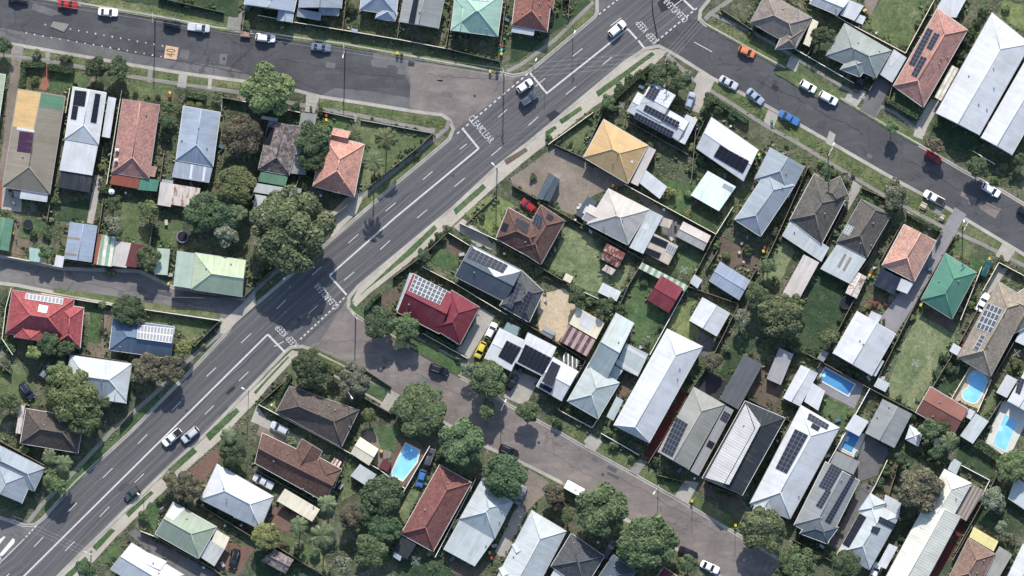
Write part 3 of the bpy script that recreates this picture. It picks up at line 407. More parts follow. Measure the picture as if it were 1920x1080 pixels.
# ---------------------------------------------------------------- materials
_M = {}
class NT:
    def __init__(s, name):
        s.m = bpy.data.materials.new(name); s.m.use_nodes = True
        s.t = s.m.node_tree; s.n = s.t.nodes; s.l = s.t.links
        s.b = s.n['Principled BSDF']; s.b.inputs['Specular IOR Level'].default_value = 0.25
    def node(s, typ, **kw):
        n = s.n.new(typ)
        for k, v in kw.items():
            if k in n.inputs: n.inputs[k].default_value = v
            else: setattr(n, k, v)
        return n
    def link(s, a, b): s.l.new(a, b)
    def noise(s, vec, scale, detail=3, rough=.55):
        n = s.node('ShaderNodeTexNoise', Scale=scale, Detail=detail, Roughness=rough); s.link(vec, n.inputs['Vector']); return n.outputs['Fac']
    def ramp(s, fac, p0, p1, c0=(0,0,0,1), c1=(1,1,1,1)):
        n = s.node('ShaderNodeValToRGB'); e = n.color_ramp.elements
        e[0].position = p0; e[1].position = p1; e[0].color = c0; e[1].color = c1
        s.link(fac, n.inputs[0]); return n.outputs[0]
    def mix(s, fac, a, b, typ='MIX'):
        n = s.node('ShaderNodeMix', data_type='RGBA', blend_type=typ)
        for i, v in ((0, fac), (6, a), (7, b)):
            if hasattr(v, 'node'): s.link(v, n.inputs[i])
            elif i == 0: n.inputs[0].default_value = v
            else: n.inputs[i].default_value = (*v[:3], 1)
        return n.outputs[2]
    def math(s, op, a, b=0.0):
        n = s.node('ShaderNodeMath', operation=op)
        for i, v in ((0, a), (1, b)):
            if hasattr(v, 'node'): s.link(v, n.inputs[i])
            else: n.inputs[i].default_value = v
        return n.outputs[0]
    def pos(s): return s.node('ShaderNodeNewGeometry').outputs['Position']
    def obj(s): return s.node('ShaderNodeTexCoord').outputs['Object']
    def uv(s): return s.node('ShaderNodeTexCoord').outputs['UV']
    def sep(s, v):
        n = s.node('ShaderNodeSeparateXYZ'); s.link(v, n.inputs[0]); return n.outputs
    def vmul(s, v, k):
        n = s.node('ShaderNodeVectorMath', operation='MULTIPLY'); s.link(v, n.inputs[0]); n.inputs[1].default_value = k; return n.outputs[0]
    def out(s, col, rough=.7, bump=None, bs=.3, metal=0.0):
        if hasattr(col, 'node'): s.link(col, s.b.inputs['Base Color'])
        else: s.b.inputs['Base Color'].default_value = (*col[:3], 1)
        s.b.inputs['Roughness'].default_value = rough; s.b.inputs['Metallic'].default_value = metal
        if bump is not None:
            n = s.node('ShaderNodeBump', Strength=bs, Distance=.05); s.link(bump, n.inputs['Height']); s.link(n.outputs[0], s.b.inputs['Normal'])
        return s.m
def cl(c, k): return tuple(min(1, max(0, v*k)) for v in c[:3])
BASE = dict(
 white_metal=(.46,.47,.48), blue_metal=(.29,.335,.40), palegrey_metal=(.39,.42,.425), bluegrey_metal=(.245,.28,.315), paleblue_metal=(.31,.35,.405), steelblue_metal=(.24,.28,.345), deepblue_metal=(.10,.14,.20),
 slate_metal=(.07,.088,.11), charcoal_metal=(.028,.033,.04), navy_metal=(.018,.026,.045), grey_metal=(.22,.23,.23), greyflat_metal=(.36,.37,.36), darkgrey_metal=(.085,.09,.10), greytan_metal=(.25,.25,.225),
 taupe_metal=(.215,.19,.15), mustard_metal=(.48,.33,.16), mustardtan_metal=(.42,.29,.15), green_metal=(.10,.20,.135), teal_metal=(.075,.19,.14), palegreen_metal=(.35,.41,.29), mint_metal=(.33,.40,.34), sage_metal=(.27,.315,.245),
 seafoam_metal=(.26,.39,.325), aqua_metal=(.29,.41,.37), aquagrey_metal=(.34,.38,.375), bluegreen_metal=(.3,.4,.4), cream_metal=(.60,.55,.43), sand_metal=(.42,.36,.29), pinkgrey_metal=(.40,.37,.345), dusty_metal=(.45,.41,.385),
 rust_metal=(.24,.075,.05), rustdark_metal=(.11,.035,.03), rustwhite_metal=(.52,.46,.42), maroon_metal=(.11,.035,.04), crimson_metal=(.15,.03,.042), brickred_metal=(.19,.085,.07), yellow_metal=(.62,.54,.25), palemint_metal=(.56,.64,.60),
 creamrib_metal=(.56,.55,.48), ribsheen_metal=(.40,.40,.40), greygreen_metal=(.225,.25,.24), mottlegrey_metal=(.27,.26,.27), solar_purple=(.045,.02,.05),
 orange_tile=(.33,.18,.15), lightorange_tile=(.42,.225,.175), rustorange_tile=(.24,.11,.09), salmon_tile=(.45,.26,.20), red_tile=(.27,.070,.073), brick_tile=(.165,.072,.064), redbrown_tile=(.105,.062,.052), brown_tile=(.088,.072,.063),
 charcoal_tile=(.075,.078,.082), mossy_tile=(.11,.09,.085), taupe_tile=(.19,.165,.145), darktaupe_tile=(.10,.092,.082), lighttaupe_tile=(.25,.21,.165), orangebrown_tile=(.20,.13,.10))
def desat(c, k):
    l = .3*c[0]+.6*c[1]+.1*c[2]; return tuple(x+(l-x)*k for x in c)
def roofmat(name):
    if name in _M: return _M[name]
    s = NT(name)
    if name == 'rooflight': m = s.out((.55,.6,.62), .25)
    elif name == 'glass_panel': m = s.out((.18,.24,.23), .1)
    elif name in ('pergola_slats',) or name.startswith('stripe'):
        a, b, per = {'stripe_green':((.17,.30,.18),(.55,.56,.50),1.6),'stripe_rust':((.62,.55,.48),(.2,.06,.04),.9),'stripe_maroon':((.09,.02,.022),(.30,.25,.25),1.7),'stripe_white':((.66,.63,.55),(.42,.40,.35),.9),'stripe_brown':((.13,.105,.09),(.26,.23,.2),.9),'pergola_slats':((.7,.7,.68),(.03,.035,.03),1.0)}[name]
        u = s.sep(s.uv()); f = s.math('FRACT', s.math('DIVIDE', u[0], per))
        st = s.math('GREATER_THAN', f, .5 if name != 'pergola_slats' else .72)
        c = s.mix(st, a, b) if name != 'pergola_slats' else s.mix(st, b, a)
        n = s.noise(s.pos(), .9, 4); c = s.mix(s.ramp(n, .35, .7), c, s.mix(.6, c, (.2,.17,.14)))
        m = s.out(c, .7)
    elif name.endswith('_tile'):
        b = BASE[name]; uv = s.uv(); x = s.sep(uv)
        row = s.math('FRACT', s.math('DIVIDE', x[1], .36)); colu = s.math('FRACT', s.math('DIVIDE', x[0], .3))
        cell = s.node('ShaderNodeTexVoronoi', Scale=1.0, feature='F1'); s.link(s.vmul(uv, (3.2, 2.75, 1)), cell.inputs['Vector'])
        hsv = s.sep(cell.outputs['Color'])[0]
        big = s.noise(s.pos(), .35, 5, .65); lich = s.noise(s.pos(), 1.7 if name != 'mossy_tile' else 1.1, 6, .8)
        c = s.mix(hsv, cl(b, .74), cl(b, 1.25))
        c = s.mix(s.ramp(big, .42, .72), c, s.mix(.5, c, cl((b[0]*.45, b[1]*.5, b[2]*.6), 1)))
        c = s.mix(s.ramp(lich, .57, .7), c, s.mix(.4, c, (.30,.27,.23))) if name != 'mossy_tile' else s.mix(s.ramp(lich, .46, .58), c, (.27,.23,.22))
        c = s.mix(s.math('MULTIPLY', s.math('GREATER_THAN', row, .8), .38), c, cl(b, .35))
        m = s.out(c, .8, s.math('ADD', row, s.math('MULTIPLY', s.math('SINE', s.math('MULTIPLY', colu, 6.28)), .3)), .7); s.b.inputs['Specular IOR Level'].default_value = .1
    else:
        b = BASE[name]; uv = s.uv(); x = s.sep(uv)
        rib = s.math('SINE', s.math('MULTIPLY', x[0], 6.283/.19 if 'rib' not in name else 6.283/.62))
        sheet = s.node('ShaderNodeTexWhiteNoise', noise_dimensions='1D'); s.link(s.math('FLOOR', s.math('DIVIDE', x[0], .76)), sheet.inputs['W'])
        sv = sheet.outputs['Value']
        lap = s.math('LESS_THAN', s.math('FRACT', s.math('DIVIDE', x[0], .76)), .12)
        st = s.noise(s.vmul(uv, (2.2, .22, 1)), 1.0, 5, .6); big = s.noise(s.pos(), .28, 5, .6)
        c = s.mix(sv, cl(b, .94), cl(b, 1.05))
        c = s.mix(s.ramp(st, .45, .8), c, cl(b, .80 if name != 'white_metal' else .9))
        c = s.mix(s.ramp(big, .45, .75), c, s.mix(.5, c, (b[0]*.62, b[1]*.6, b[2]*.56)))
        c = s.mix(s.math('MULTIPLY', lap, .22 if name != 'white_metal' else .09), c, cl(b, .6))
        seam = s.math('LESS_THAN', s.math('FRACT', s.math('DIVIDE', x[1], 5.9)), .015)
        c = s.mix(s.math('MULTIPLY', seam, .3), c, cl(b, .5))
        if name in ('rustwhite_metal','dusty_metal','rustdark_metal','mottlegrey_metal','rust_metal','greyflat_metal'):
            r = s.noise(s.vmul(uv, (1.1, .35, 1)), 1.3, 6, .7); lo, hi = ((.5,.62) if name in ('rustwhite_metal','rustdark_metal') else (.6,.78))
            c = s.mix(s.ramp(r, lo, hi), c, (.17,.075,.05) if name != 'rustdark_metal' else (.38,.30,.26))
        if name == 'ribsheen_metal': c = s.mix(s.math('MULTIPLY', s.math('GREATER_THAN', rib, .35), .30), c, (.2,.2,.205))
        if name == 'creamrib_metal': c = s.mix(s.math('MULTIPLY', s.math('GREATER_THAN', rib, .5), .18), c, (.3,.29,.26))
        dirt = s.noise(s.vmul(uv, (.9, .16, 1)), 1.0, 6, .7); c = s.mix(s.math('MULTIPLY', s.ramp(dirt, .52, .72), .32 if name != 'white_metal' else .13), c, (.16,.145,.12))
        m = s.out(c, .7, rib, .25); s.b.inputs['Specular IOR Level'].default_value = .14
    _M[name] = m; return m
def simple(name, col, rough=.6, metal=0., var=.15, scale=3.0, spec=None):
    if name in _M: return _M[name]
    s = NT(name); n = s.noise(s.obj(), scale, 4); c = s.mix(n, cl(col, 1-var), cl(col, 1+var)); m = s.out(c, rough, metal=metal)
    if spec is not None: s.b.inputs['Specular IOR Level'].default_value = spec
    _M[name] = m; return m
def solarmat(kind):
    k = 'solar_' + kind
    if k in _M: return _M[k]
    s = NT(k); x = s.sep(s.uv())
    cell, fr, fw = {'dark':((.012,.014,.022),(.022,.024,.032),.04), 'grid':((.05,.058,.075),(.45,.46,.47),.08), 'pale':((.15,.16,.175),(.45,.46,.46),.10), 'std':((.018,.022,.036),(.12,.13,.15),.05)}[kind]  # pale kind: dark panels with the sun's glint put into their colour
    def edge(v, w): return s.math('MAXIMUM', s.math('LESS_THAN', v, w), s.math('GREATER_THAN', v, 1-w))
    e = s.math('MAXIMUM', edge(x[0], fw), edge(x[1], fw*.7))
    g = s.math('MAXIMUM', s.math('LESS_THAN', s.math('FRACT', s.math('MULTIPLY', x[0], 6)), .1), s.math('LESS_THAN', s.math('FRACT', s.math('MULTIPLY', x[1], 10)), .1))
    c = s.mix(s.math('MULTIPLY', g, .35), cell, cl(fr, .5)); c = s.mix(e, c, fr)
    m = s.out(c, .5); s.b.inputs['Specular IOR Level'].default_value = .14
    _M[k] = m; return m
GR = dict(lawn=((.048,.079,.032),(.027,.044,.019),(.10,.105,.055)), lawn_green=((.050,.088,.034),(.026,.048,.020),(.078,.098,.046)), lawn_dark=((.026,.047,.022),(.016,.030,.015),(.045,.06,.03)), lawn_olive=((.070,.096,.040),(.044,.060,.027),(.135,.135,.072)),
 lawn_pale=((.104,.134,.064),(.068,.088,.042),(.18,.175,.10)), lawn_bright=((.11,.135,.05),(.06,.085,.03),(.17,.165,.08)), lawn_verge=((.070,.092,.034),(.04,.058,.022),(.15,.14,.075)))
def groundmat(name):
    k = 'ground_' + name
    if k in _M: return _M[k]
    s = NT(k); p = s.pos()
    if name in GR:
        a, d, dry = [cl(desat(q, .02), 1.26) for q in GR[name]]
        n1 = s.noise(p, .13, 5, .6); n2 = s.noise(p, .5, 6, .7); n3 = s.noise(p, 2.3, 5, .8); n4 = s.noise(p, .3, 6, .7); n5 = s.noise(p, .9, 5, .75)
        c = s.mix(s.ramp(n2, .36, .64), d, a); c = s.mix(s.ramp(n1, .46, .66), c, s.mix(.6, c, dry)); c = s.mix(s.ramp(n4, .56, .68), c, s.mix(.75, c, cl(dry, 1.1)))
        c = s.mix(s.math('MULTIPLY', s.ramp(n5, .56, .70), .75), c, cl(d, .8)); soil = s.noise(p, .21, 6, .75); c = s.mix(s.math('MULTIPLY', s.ramp(soil, .60, .70), .7), c, (.12,.098,.07))
        c = s.mix(s.ramp(n3, .34, .66), cl_mix(s, c, .60), cl_mix(s, c, 1.42))
        m = s.out(c, .95, n3, .9)
    elif name == 'yard':
        n1 = s.noise(p, .12, 5, .65); n2 = s.noise(p, .42, 6, .72); n3 = s.noise(p, 2.4, 5, .8); n4 = s.noise(p, .23, 6, .7); n5 = s.noise(p, 1.1, 6, .8)
        c = s.mix(s.ramp(n1, .40, .60), (.042,.056,.031), (.088,.104,.056)); c = s.mix(s.ramp(n2, .50, .64), c, (.135,.115,.088)); c = s.mix(s.ramp(n4, .58, .68), c, (.20,.175,.145))
        c = s.mix(s.ramp(n5, .53, .63), c, s.mix(.75, c, (.022,.031,.018))); c = s.mix(s.ramp(n3, .34, .66), cl_mix(s, c, .55), cl_mix(s, c, 1.45))
        m = s.out(c, .95, n3, 1.0)
    else:
        a, d, sp = dict(asphalt_main=((.085,.084,.088),(.066,.065,.070),.3), asphalt_top=((.078,.078,.082),(.048,.048,.053),.6), asphalt_toplight=((.145,.142,.140),(.085,.083,.085),.7), asphalt_pale=((.195,.168,.152),(.12,.104,.098),.8), asphalt_right=((.076,.076,.079),(.056,.056,.060),.45),
          asphalt_lane=((.16,.15,.142),(.115,.108,.108),.4), asphalt_old=((.14,.135,.135),(.095,.092,.095),.4), asphalt_new=((.03,.031,.036),(.022,.023,.027),.3), concrete=((.36,.335,.29),(.25,.235,.21),.5), concrete_path=((.40,.365,.305),(.30,.275,.23),.5), concrete_grey=((.24,.225,.20),(.17,.16,.145),.5),
          concrete_white=((.56,.54,.48),(.44,.42,.38),.4), kerb=((.40,.375,.33),(.23,.215,.19),.6), gravel=((.23,.195,.16),(.135,.112,.09),1.), dirt=((.20,.165,.12),(.12,.10,.075),1.), soil=((.14,.105,.08),(.075,.06,.045),1.), sand=((.44,.36,.25),(.33,.27,.19),.6), redgravel=((.17,.105,.08),(.11,.07,.055),.8),
          brickpave=((.27,.12,.075),(.18,.08,.055),.6), brickred=((.12,.035,.03),(.075,.022,.02),.5), paving=((.23,.225,.235),(.165,.16,.172),.5), deck=((.13,.095,.07),(.08,.06,.045),.5), earth=((.09,.085,.05),(.05,.055,.03),1.))[name]
        n1 = s.noise(p, .12, 6, .65); n2 = s.noise(p, .7, 6, .75); n3 = s.noise(p, 2.6, 5, .8); n5 = s.noise(p, .035, 3, .5)
        c = s.mix(s.ramp(n1, .32, .68), d, a); c = s.mix(s.math('MULTIPLY', s.ramp(n2, .35, .75), .45*(1+sp)), c, s.mix(.5, c, cl(d, .7)))
        k3 = .16 if name.startswith(('asphalt','concrete','kerb','paving')) else .3; c = s.mix(s.ramp(n3, .3, .7), cl_mix(s, c, 1-k3), cl_mix(s, c, 1+k3))
        if name.startswith('asphalt') and name != 'asphalt_new':
            vo = s.node('ShaderNodeTexVoronoi', feature='DISTANCE_TO_EDGE', Scale=.16); wv = s.node('ShaderNodeVectorMath', operation='ADD'); s.link(p, wv.inputs[0])
            nn = s.node('ShaderNodeTexNoise', Scale=.5, Detail=5); s.link(p, nn.inputs['Vector']); s.link(s.vmul(nn.outputs['Color'], (3, 3, 0)), wv.inputs[1]); s.link(wv.outputs[0], vo.inputs['Vector'])
            crack = s.math('MULTIPLY', s.math('LESS_THAN', vo.outputs['Distance'], .018), s.ramp(n5, .42, .58))
            c = s.mix(s.math('MULTIPLY', crack, .5), c, cl(d, .45))
            spots = s.noise(p, .7, 2, .5); c = s.mix(s.math('MULTIPLY', s.ramp(spots, .68, .78), .35), c, cl(d, .55))
            if name in ('asphalt_pale', 'asphalt_lane', 'asphalt_top', 'asphalt_right'):
                sp2 = s.noise(s.vmul(p, (.35, 1.2, 1)), .35, 5, .7); c = s.mix(s.math('MULTIPLY', s.ramp(sp2, .5, .75), .5), c, cl(a, 1.45))
        if name in ('brickpave', 'paving', 'concrete_path', 'concrete'):
            br = s.node('ShaderNodeTexBrick', Scale=.55 if name != 'brickpave' else 2.5); s.link(p, br.inputs['Vector']); br.inputs['Mortar Size'].default_value = .012
            if name in ('brickpave',): c = s.mix(s.math('MULTIPLY', br.outputs['Fac'], .5), c, cl(d, .6))
        m = s.out(c, .9, n3, .4)
    _M[k] = m; return m
def cl_mix(s, c, k):
    return s.mix(1.0, c, (k, k, k), 'MULTIPLY')
def mainroadmat():
    if 'mr' in _M: return _M['mr']
    s = NT('asphalt_main_road'); p = s.pos(); x = s.sep(s.uv())
    n1 = s.noise(s.vmul(s.uv(), (.03, .8, 1)), 1.0, 6, .65); n2 = s.noise(p, .5, 6, .7); n3 = s.noise(p, 2.6, 5, .8); n4 = s.noise(s.vmul(s.uv(), (.05, 2.4, 1)), 1.0, 5, .6)
    w = s.math('SINE', s.math('MULTIPLY', x[1], 6.283/1.72))
    c = s.mix(s.ramp(n1, .3, .7), (.064,.063,.068), (.098,.096,.098)); c = s.mix(s.math('MULTIPLY', s.ramp(w, .2, .9), .45), c, (.125,.121,.12))
    c = s.mix(s.math('MULTIPLY', s.ramp(n4, .47, .66), .75), c, (.048,.048,.053)); n8 = s.noise(s.vmul(s.uv(), (.02, 3.6, 1)), 1.0, 4, .6); c = s.mix(s.math('MULTIPLY', s.ramp(n8, .52, .7), .6), c, (.15,.146,.142)); c = s.mix(s.math('MULTIPLY', s.ramp(n2, .55, .75), .4), c, (.13,.125,.122))
    c = s.mix(s.ramp(n3, .3, .7), cl_mix(s, c, .8), cl_mix(s, c, 1.18))
    _M['mr'] = s.out(c, .9, n3, .3); return _M['mr']
LEAF = dict(d=((.034,.056,.026),(.066,.094,.043)), g=((.048,.078,.032),(.092,.124,.054)), l=((.062,.092,.032),(.112,.136,.054)), y=((.10,.12,.035),(.19,.20,.07)), b=((.066,.062,.038),(.115,.105,.064)), p=((.080,.094,.058),(.150,.158,.105)), m=((.050,.076,.034),(.112,.128,.060)), m2=((.06,.03,.028),(.11,.06,.05)), f=((.25,.23,.08),(.45,.41,.2)), r=((.15,.03,.02),(.24,.06,.04)), h=((.032,.056,.024),(.060,.090,.040)), palm=((.038,.056,.025),(.105,.13,.058)))
def leafmat(k):
    n = 'leaf_' + k
    if n in _M: return _M[n]
    s = NT(n); a, b = [cl(desat(q, .14), 1.5) for q in LEAF[k]]; g = s.node('ShaderNodeNewGeometry'); ri = g.outputs['Random Per Island']; oi = s.node('ShaderNodeObjectInfo').outputs['Random']
    cn = s.noise(s.pos(), .95, 4, .65)
    ri2 = s.math('POWER', ri, 1.5); c = s.mix(ri2, cl(a, .80), cl(b, 1.25)); c = s.mix(s.ramp(cn, .35, .68), s.mix(.6, c, cl(a, .75)), s.mix(.5, c, cl(b, 1.35)))
    hs = s.node('ShaderNodeHueSaturation'); s.link(c, hs.inputs['Color'])
    s.link(s.math('ADD', s.math('MULTIPLY', oi, .05), .475), hs.inputs['Hue']); s.link(s.math('ADD', s.math('MULTIPLY', oi, .45), .8), hs.inputs['Value'])
    s.out(hs.outputs[0], .65); s.b.inputs['Specular IOR Level'].default_value = .2
    tr = s.node('ShaderNodeBsdfTranslucent'); s.link(hs.outputs[0], tr.inputs['Color']); mx = s.node('ShaderNodeMixShader', Fac=.32)
    s.link(s.b.outputs[0], mx.inputs[1]); s.link(tr.outputs[0], mx.inputs[2]); s.link(mx.outputs[0], s.n['Material Output'].inputs['Surface'])
    _M[n] = s.m; return s.m
def carpaint(c):
    cols = dict(red=(.25,.018,.02), black=(.012,.012,.014), white=(.74,.74,.73), silver=(.42,.43,.45), navy=(.02,.025,.045), grey=(.16,.165,.18), darkgrey=(.055,.058,.065), steelblue=(.11,.14,.19), yellow=(.52,.43,.06), blue=(.05,.13,.30), slateblue=(.05,.065,.09), orange=(.52,.17,.07), paleblue=(.27,.32,.40), darkgreen=(.008,.06,.05))
    n = 'paint_' + c
    if n in _M: return _M[n]
    s = NT(n); m = s.out(cols[c], .3); s.b.inputs['Coat Weight'].default_value = .5; s.b.inputs['Coat Roughness'].default_value = .1; _M[n] = m; return m
def watermat(deep):
    n = 'pool_water' + ('_deep' if deep else '')
    if n in _M: return _M[n]
    s = NT(n); p = s.pos(); n1 = s.noise(p, .25, 3); n2 = s.noise(p, 2.2, 4, .7)
    a, b = ((.055,.19,.36),(.08,.25,.44)) if deep else ((.15,.42,.64),(.25,.55,.76))
    c = s.mix(s.ramp(n1, .35, .65), a, b); c = s.mix(s.math('MULTIPLY', s.ramp(n2, .45, .75), .15), c, cl(b, 1.2))
    m = s.out(c, .12, n2, .03); _M[n] = m; return m
# ---------------------------------------------------------------- mesh helpers
class MB:
    def __init__(s): s.v=[]; s.f=[]; s.uv=[]; s.mi=[]
    def face(s, pts, uv=None, mi=0):
        i = len(s.v); s.v += [tuple(p) for p in pts]; s.f.append(tuple(range(i, i+len(pts)))); s.uv.append(uv or [(0,0)]*len(pts)); s.mi.append(mi)
    def box(s, c, dims, rz=0.0, mi=0, taper=1.0, top=True):
        cx, cy, cz = c; a, b, h = dims[0]/2, dims[1]/2, dims[2]; co, si = math.cos(rz), math.sin(rz)
        def P(x, y, z): return (cx+x*co-y*si, cy+x*si+y*co, cz+z)
        lo = [P(-a,-b,0),P(a,-b,0),P(a,b,0),P(-a,b,0)]; t = taper; hi = [P(-a*t,-b*t,h),P(a*t,-b*t,h),P(a*t,b*t,h),P(-a*t,b*t,h)]
        i = len(s.v); s.v += lo + hi
        for f in ((3,2,1,0),(4,5,6,7),(0,1,5,4),(1,2,6,5),(2,3,7,6),(3,0,4,7)):
            s.f.append(tuple(i+k for k in f)); s.uv.append([(0,0),(1,0),(1,1),(0,1)]); s.mi.append(mi)
    def tube(s, p0, p1, r0, r1=None, n=8, mi=0, caps=True):
        r1 = r0 if r1 is None else r1; p0 = Vector(p0); p1 = Vector(p1); d = (p1-p0).normalized()
        u = d.orthogonal().normalized(); w = d.cross(u); i = len(s.v)
        for p, r in ((p0, r0), (p1, r1)):
            for k in range(n):
                a = 2*math.pi*k/n; s.v.append(tuple(p + u*math.cos(a)*r + w*math.sin(a)*r))
        for k in range(n):
            s.f.append((i+k, i+(k+1)%n, i+n+(k+1)%n, i+n+k)); s.uv.append([(0,0)]*4); s.mi.append(mi)
        if caps:
            s.f.append(tuple(i+k for k in reversed(range(n)))); s.uv.append([(0,0)]*n); s.mi.append(mi)
            s.f.append(tuple(i+n+k for k in range(n))); s.uv.append([(0,0)]*n); s.mi.append(mi)
    def ring(s, c, r, tr, n=28, m=6, mi=0):
        i = len(s.v)
        for k in range(n):
            a = 2*math.pi*k/n
            for j in range(m):
                b = 2*math.pi*j/m; rr = r + tr*math.cos(b); s.v.append((c[0]+rr*math.cos(a), c[1]+rr*math.sin(a), c[2]+tr*math.sin(b)))
        for k in range(n):
            for j in range(m):
                s.f.append((i+k*m+j, i+((k+1)%n)*m+j, i+((k+1)%n)*m+(j+1)%m, i+k*m+(j+1)%m)); s.uv.append([(0,0)]*4); s.mi.append(mi)
    def prism(s, pts, z0, z1, mi=0, bottom=True):
        """closed prism over a simple polygon (2D pts)"""
        pts = [tuple(p[:2]) for p in pts]
        A = sum(pts[i][0]*pts[(i+1)%len(pts)][1]-pts[(i+1)%len(pts)][0]*pts[i][1] for i in range(len(pts)))
        if A < 0: pts = pts[::-1]
        n = len(pts); i = len(s.v); s.v += [(x, y, z0) for x, y in pts] + [(x, y, z1) for x, y in pts]
        tri = tessellate_polygon([[Vector((x, y, 0)) for x, y in pts]])
        for t in tri:
            a, b, c = t
            cr = (pts[b][0]-pts[a][0])*(pts[c][1]-pts[a][1])-(pts[b][1]-pts[a][1])*(pts[c][0]-pts[a][0])
            if cr < 0: b, c = c, b
            s.f.append((i+n+a, i+n+b, i+n+c)); s.uv.append([(0,0)]*3); s.mi.append(mi)
            if bottom: s.f.append((i+c, i+b, i+a)); s.uv.append([(0,0)]*3); s.mi.append(mi)
        for k in range(n):
            s.f.append((i+k, i+(k+1)%n, i+n+(k+1)%n, i+n+k)); s.uv.append([(0,0)]*4); s.mi.append(mi)
    def mesh(s, name, mats, smooth=False, origin=None):
        me = bpy.data.meshes.new(name); o = origin or (0,0,0)
        me.from_pydata([(x-o[0], y-o[1], z-o[2]) for x, y, z in s.v], [], s.f)
        l = me.uv_layers.new(name='UVMap'); flat = [c for f in s.uv for p in f for c in p]
        l.data.foreach_set('uv', flat)
        for m in (mats if isinstance(mats, (list, tuple)) else [mats]): me.materials.append(m)
        me.polygons.foreach_set('material_index', s.mi)
        if smooth: me.polygons.foreach_set('use_smooth', [True]*len(s.f))
        me.update(); return me
def link(name, data, parent=None, loc=None, rz=0.0):
    o = bpy.data.objects.new(name, data); COL.objects.link(o)
    if loc is not None: o.location = loc
    if rz: o.rotation_euler = (0, 0, rz)
    if parent is not None: o.parent = parent
    return o
def tag(o, label, cat, group=None):
    o['label'] = label; o['category'] = cat
    if group: o['group'] = group
    return o
def empty(name, loc, label, cat, group=None, rz=0.0):
    o = link(name, None, None, loc, rz); o.empty_display_size = .3; return tag(o, label, cat, group)
def struct(name, mb, m, kind='structure'):
    o = link(name, mb.mesh(name, m)); o['kind'] = kind; return o
# ---------------------------------------------------------------- labels
LAND = []                                   # (x, y, short)
ORD = ['first','second','third','fourth','fifth','sixth','seventh','eighth','ninth','tenth','eleventh','twelfth','thirteenth','fourteenth','fifteenth']
def near(x, y):
    best = min(LAND, key=lambda l: (l[0]-x)**2 + (l[1]-y)**2); dx, dy = x-best[0], y-best[1]
    if abs(dx) > abs(dy): d = 'right of' if dx > 0 else 'left of'
    else: d = 'below' if dy > 0 else 'above'
    return d, best[2]
PEND = []                                   # (object, base label, x, y)
def auto(o, what, cat, group, x, y):
    d, s = near(x, y); tag(o, f'{what} {d} {s}', cat, group); PEND.append((o, x, y))
def settle():
    by = {}
    for o, x, y in PEND: by.setdefault(o['label'], []).append((y, x, o))
    for lab, l in by.items():
        if len(l) < 2: continue
        ys = [q[0] for q in l]; xs = [q[1] for q in l]; vert = max(ys)-min(ys) >= max(xs)-min(xs)
        l.sort(key=(lambda q: (q[0], q[1])) if vert else (lambda q: (q[1], q[0])))
        for i, q in enumerate(l):
            side = 'from top' if vert else 'from left'
            q[2]['label'] = lab + (', ' + ORD[i] + ' ' + side if i < len(ORD) else ', last ' + side)
# ---------------------------------------------------------------- buildings
WALLM = [((.55,.52,.45),'cream_weatherboard'), ((.22,.12,.085),'brown_brick'), ((.40,.40,.39),'grey_render'), ((.60,.60,.58),'white_weatherboard')]
def plane_z(f, x, y):
    p, n = f; return p.z - (n.x*(x-p.x) + n.y*(y-p.y))/n.z
def inpoly(x, y, poly):
    c = False; j = len(poly)-1
    for i in range(len(poly)):
        if (poly[i].y > y) != (poly[j].y > y) and x < (poly[j].x-poly[i].x)*(y-poly[i].y)/(poly[j].y-poly[i].y)+poly[i].x: c = not c
        j = i
    return c
def inset(poly, d):
    c = sum(poly, Vector((0,0,0)))/len(poly); n = len(poly); out = []
    A = sum(poly[i].x*poly[(i+1)%n].y-poly[(i+1)%n].x*poly[i].y for i in range(n)); sg = 1 if A > 0 else -1
    for i in range(n):
        a, b, e = poly[i-1], poly[i], poly[(i+1)%n]
        u = (b-a); u.z = 0; u.normalize(); v = (e-b); v.z = 0; v.normalize()
        n1 = Vector((-u.y, u.x, 0))*sg; n2 = Vector((-v.y, v.x, 0))*sg
        bis = (n1+n2); k = max(.35, 1+n1.dot(n2)); out.append(b + bis*(d/k))
    return out
def roof_uv(pts, n):
    n = n.normalized(); down = Vector((n.x, n.y, 0))
    down = down.normalized() if down.length > 1e-4 else Vector((0, -1, 0))
    sl = math.sqrt(max(1e-6, 1-n.z*n.z)); vd = (down*n.z - Vector((0,0,1))*sl).normalized(); ud = vd.cross(n).normalized()
    return [(p.dot(ud), p.dot(vd)) for p in pts]
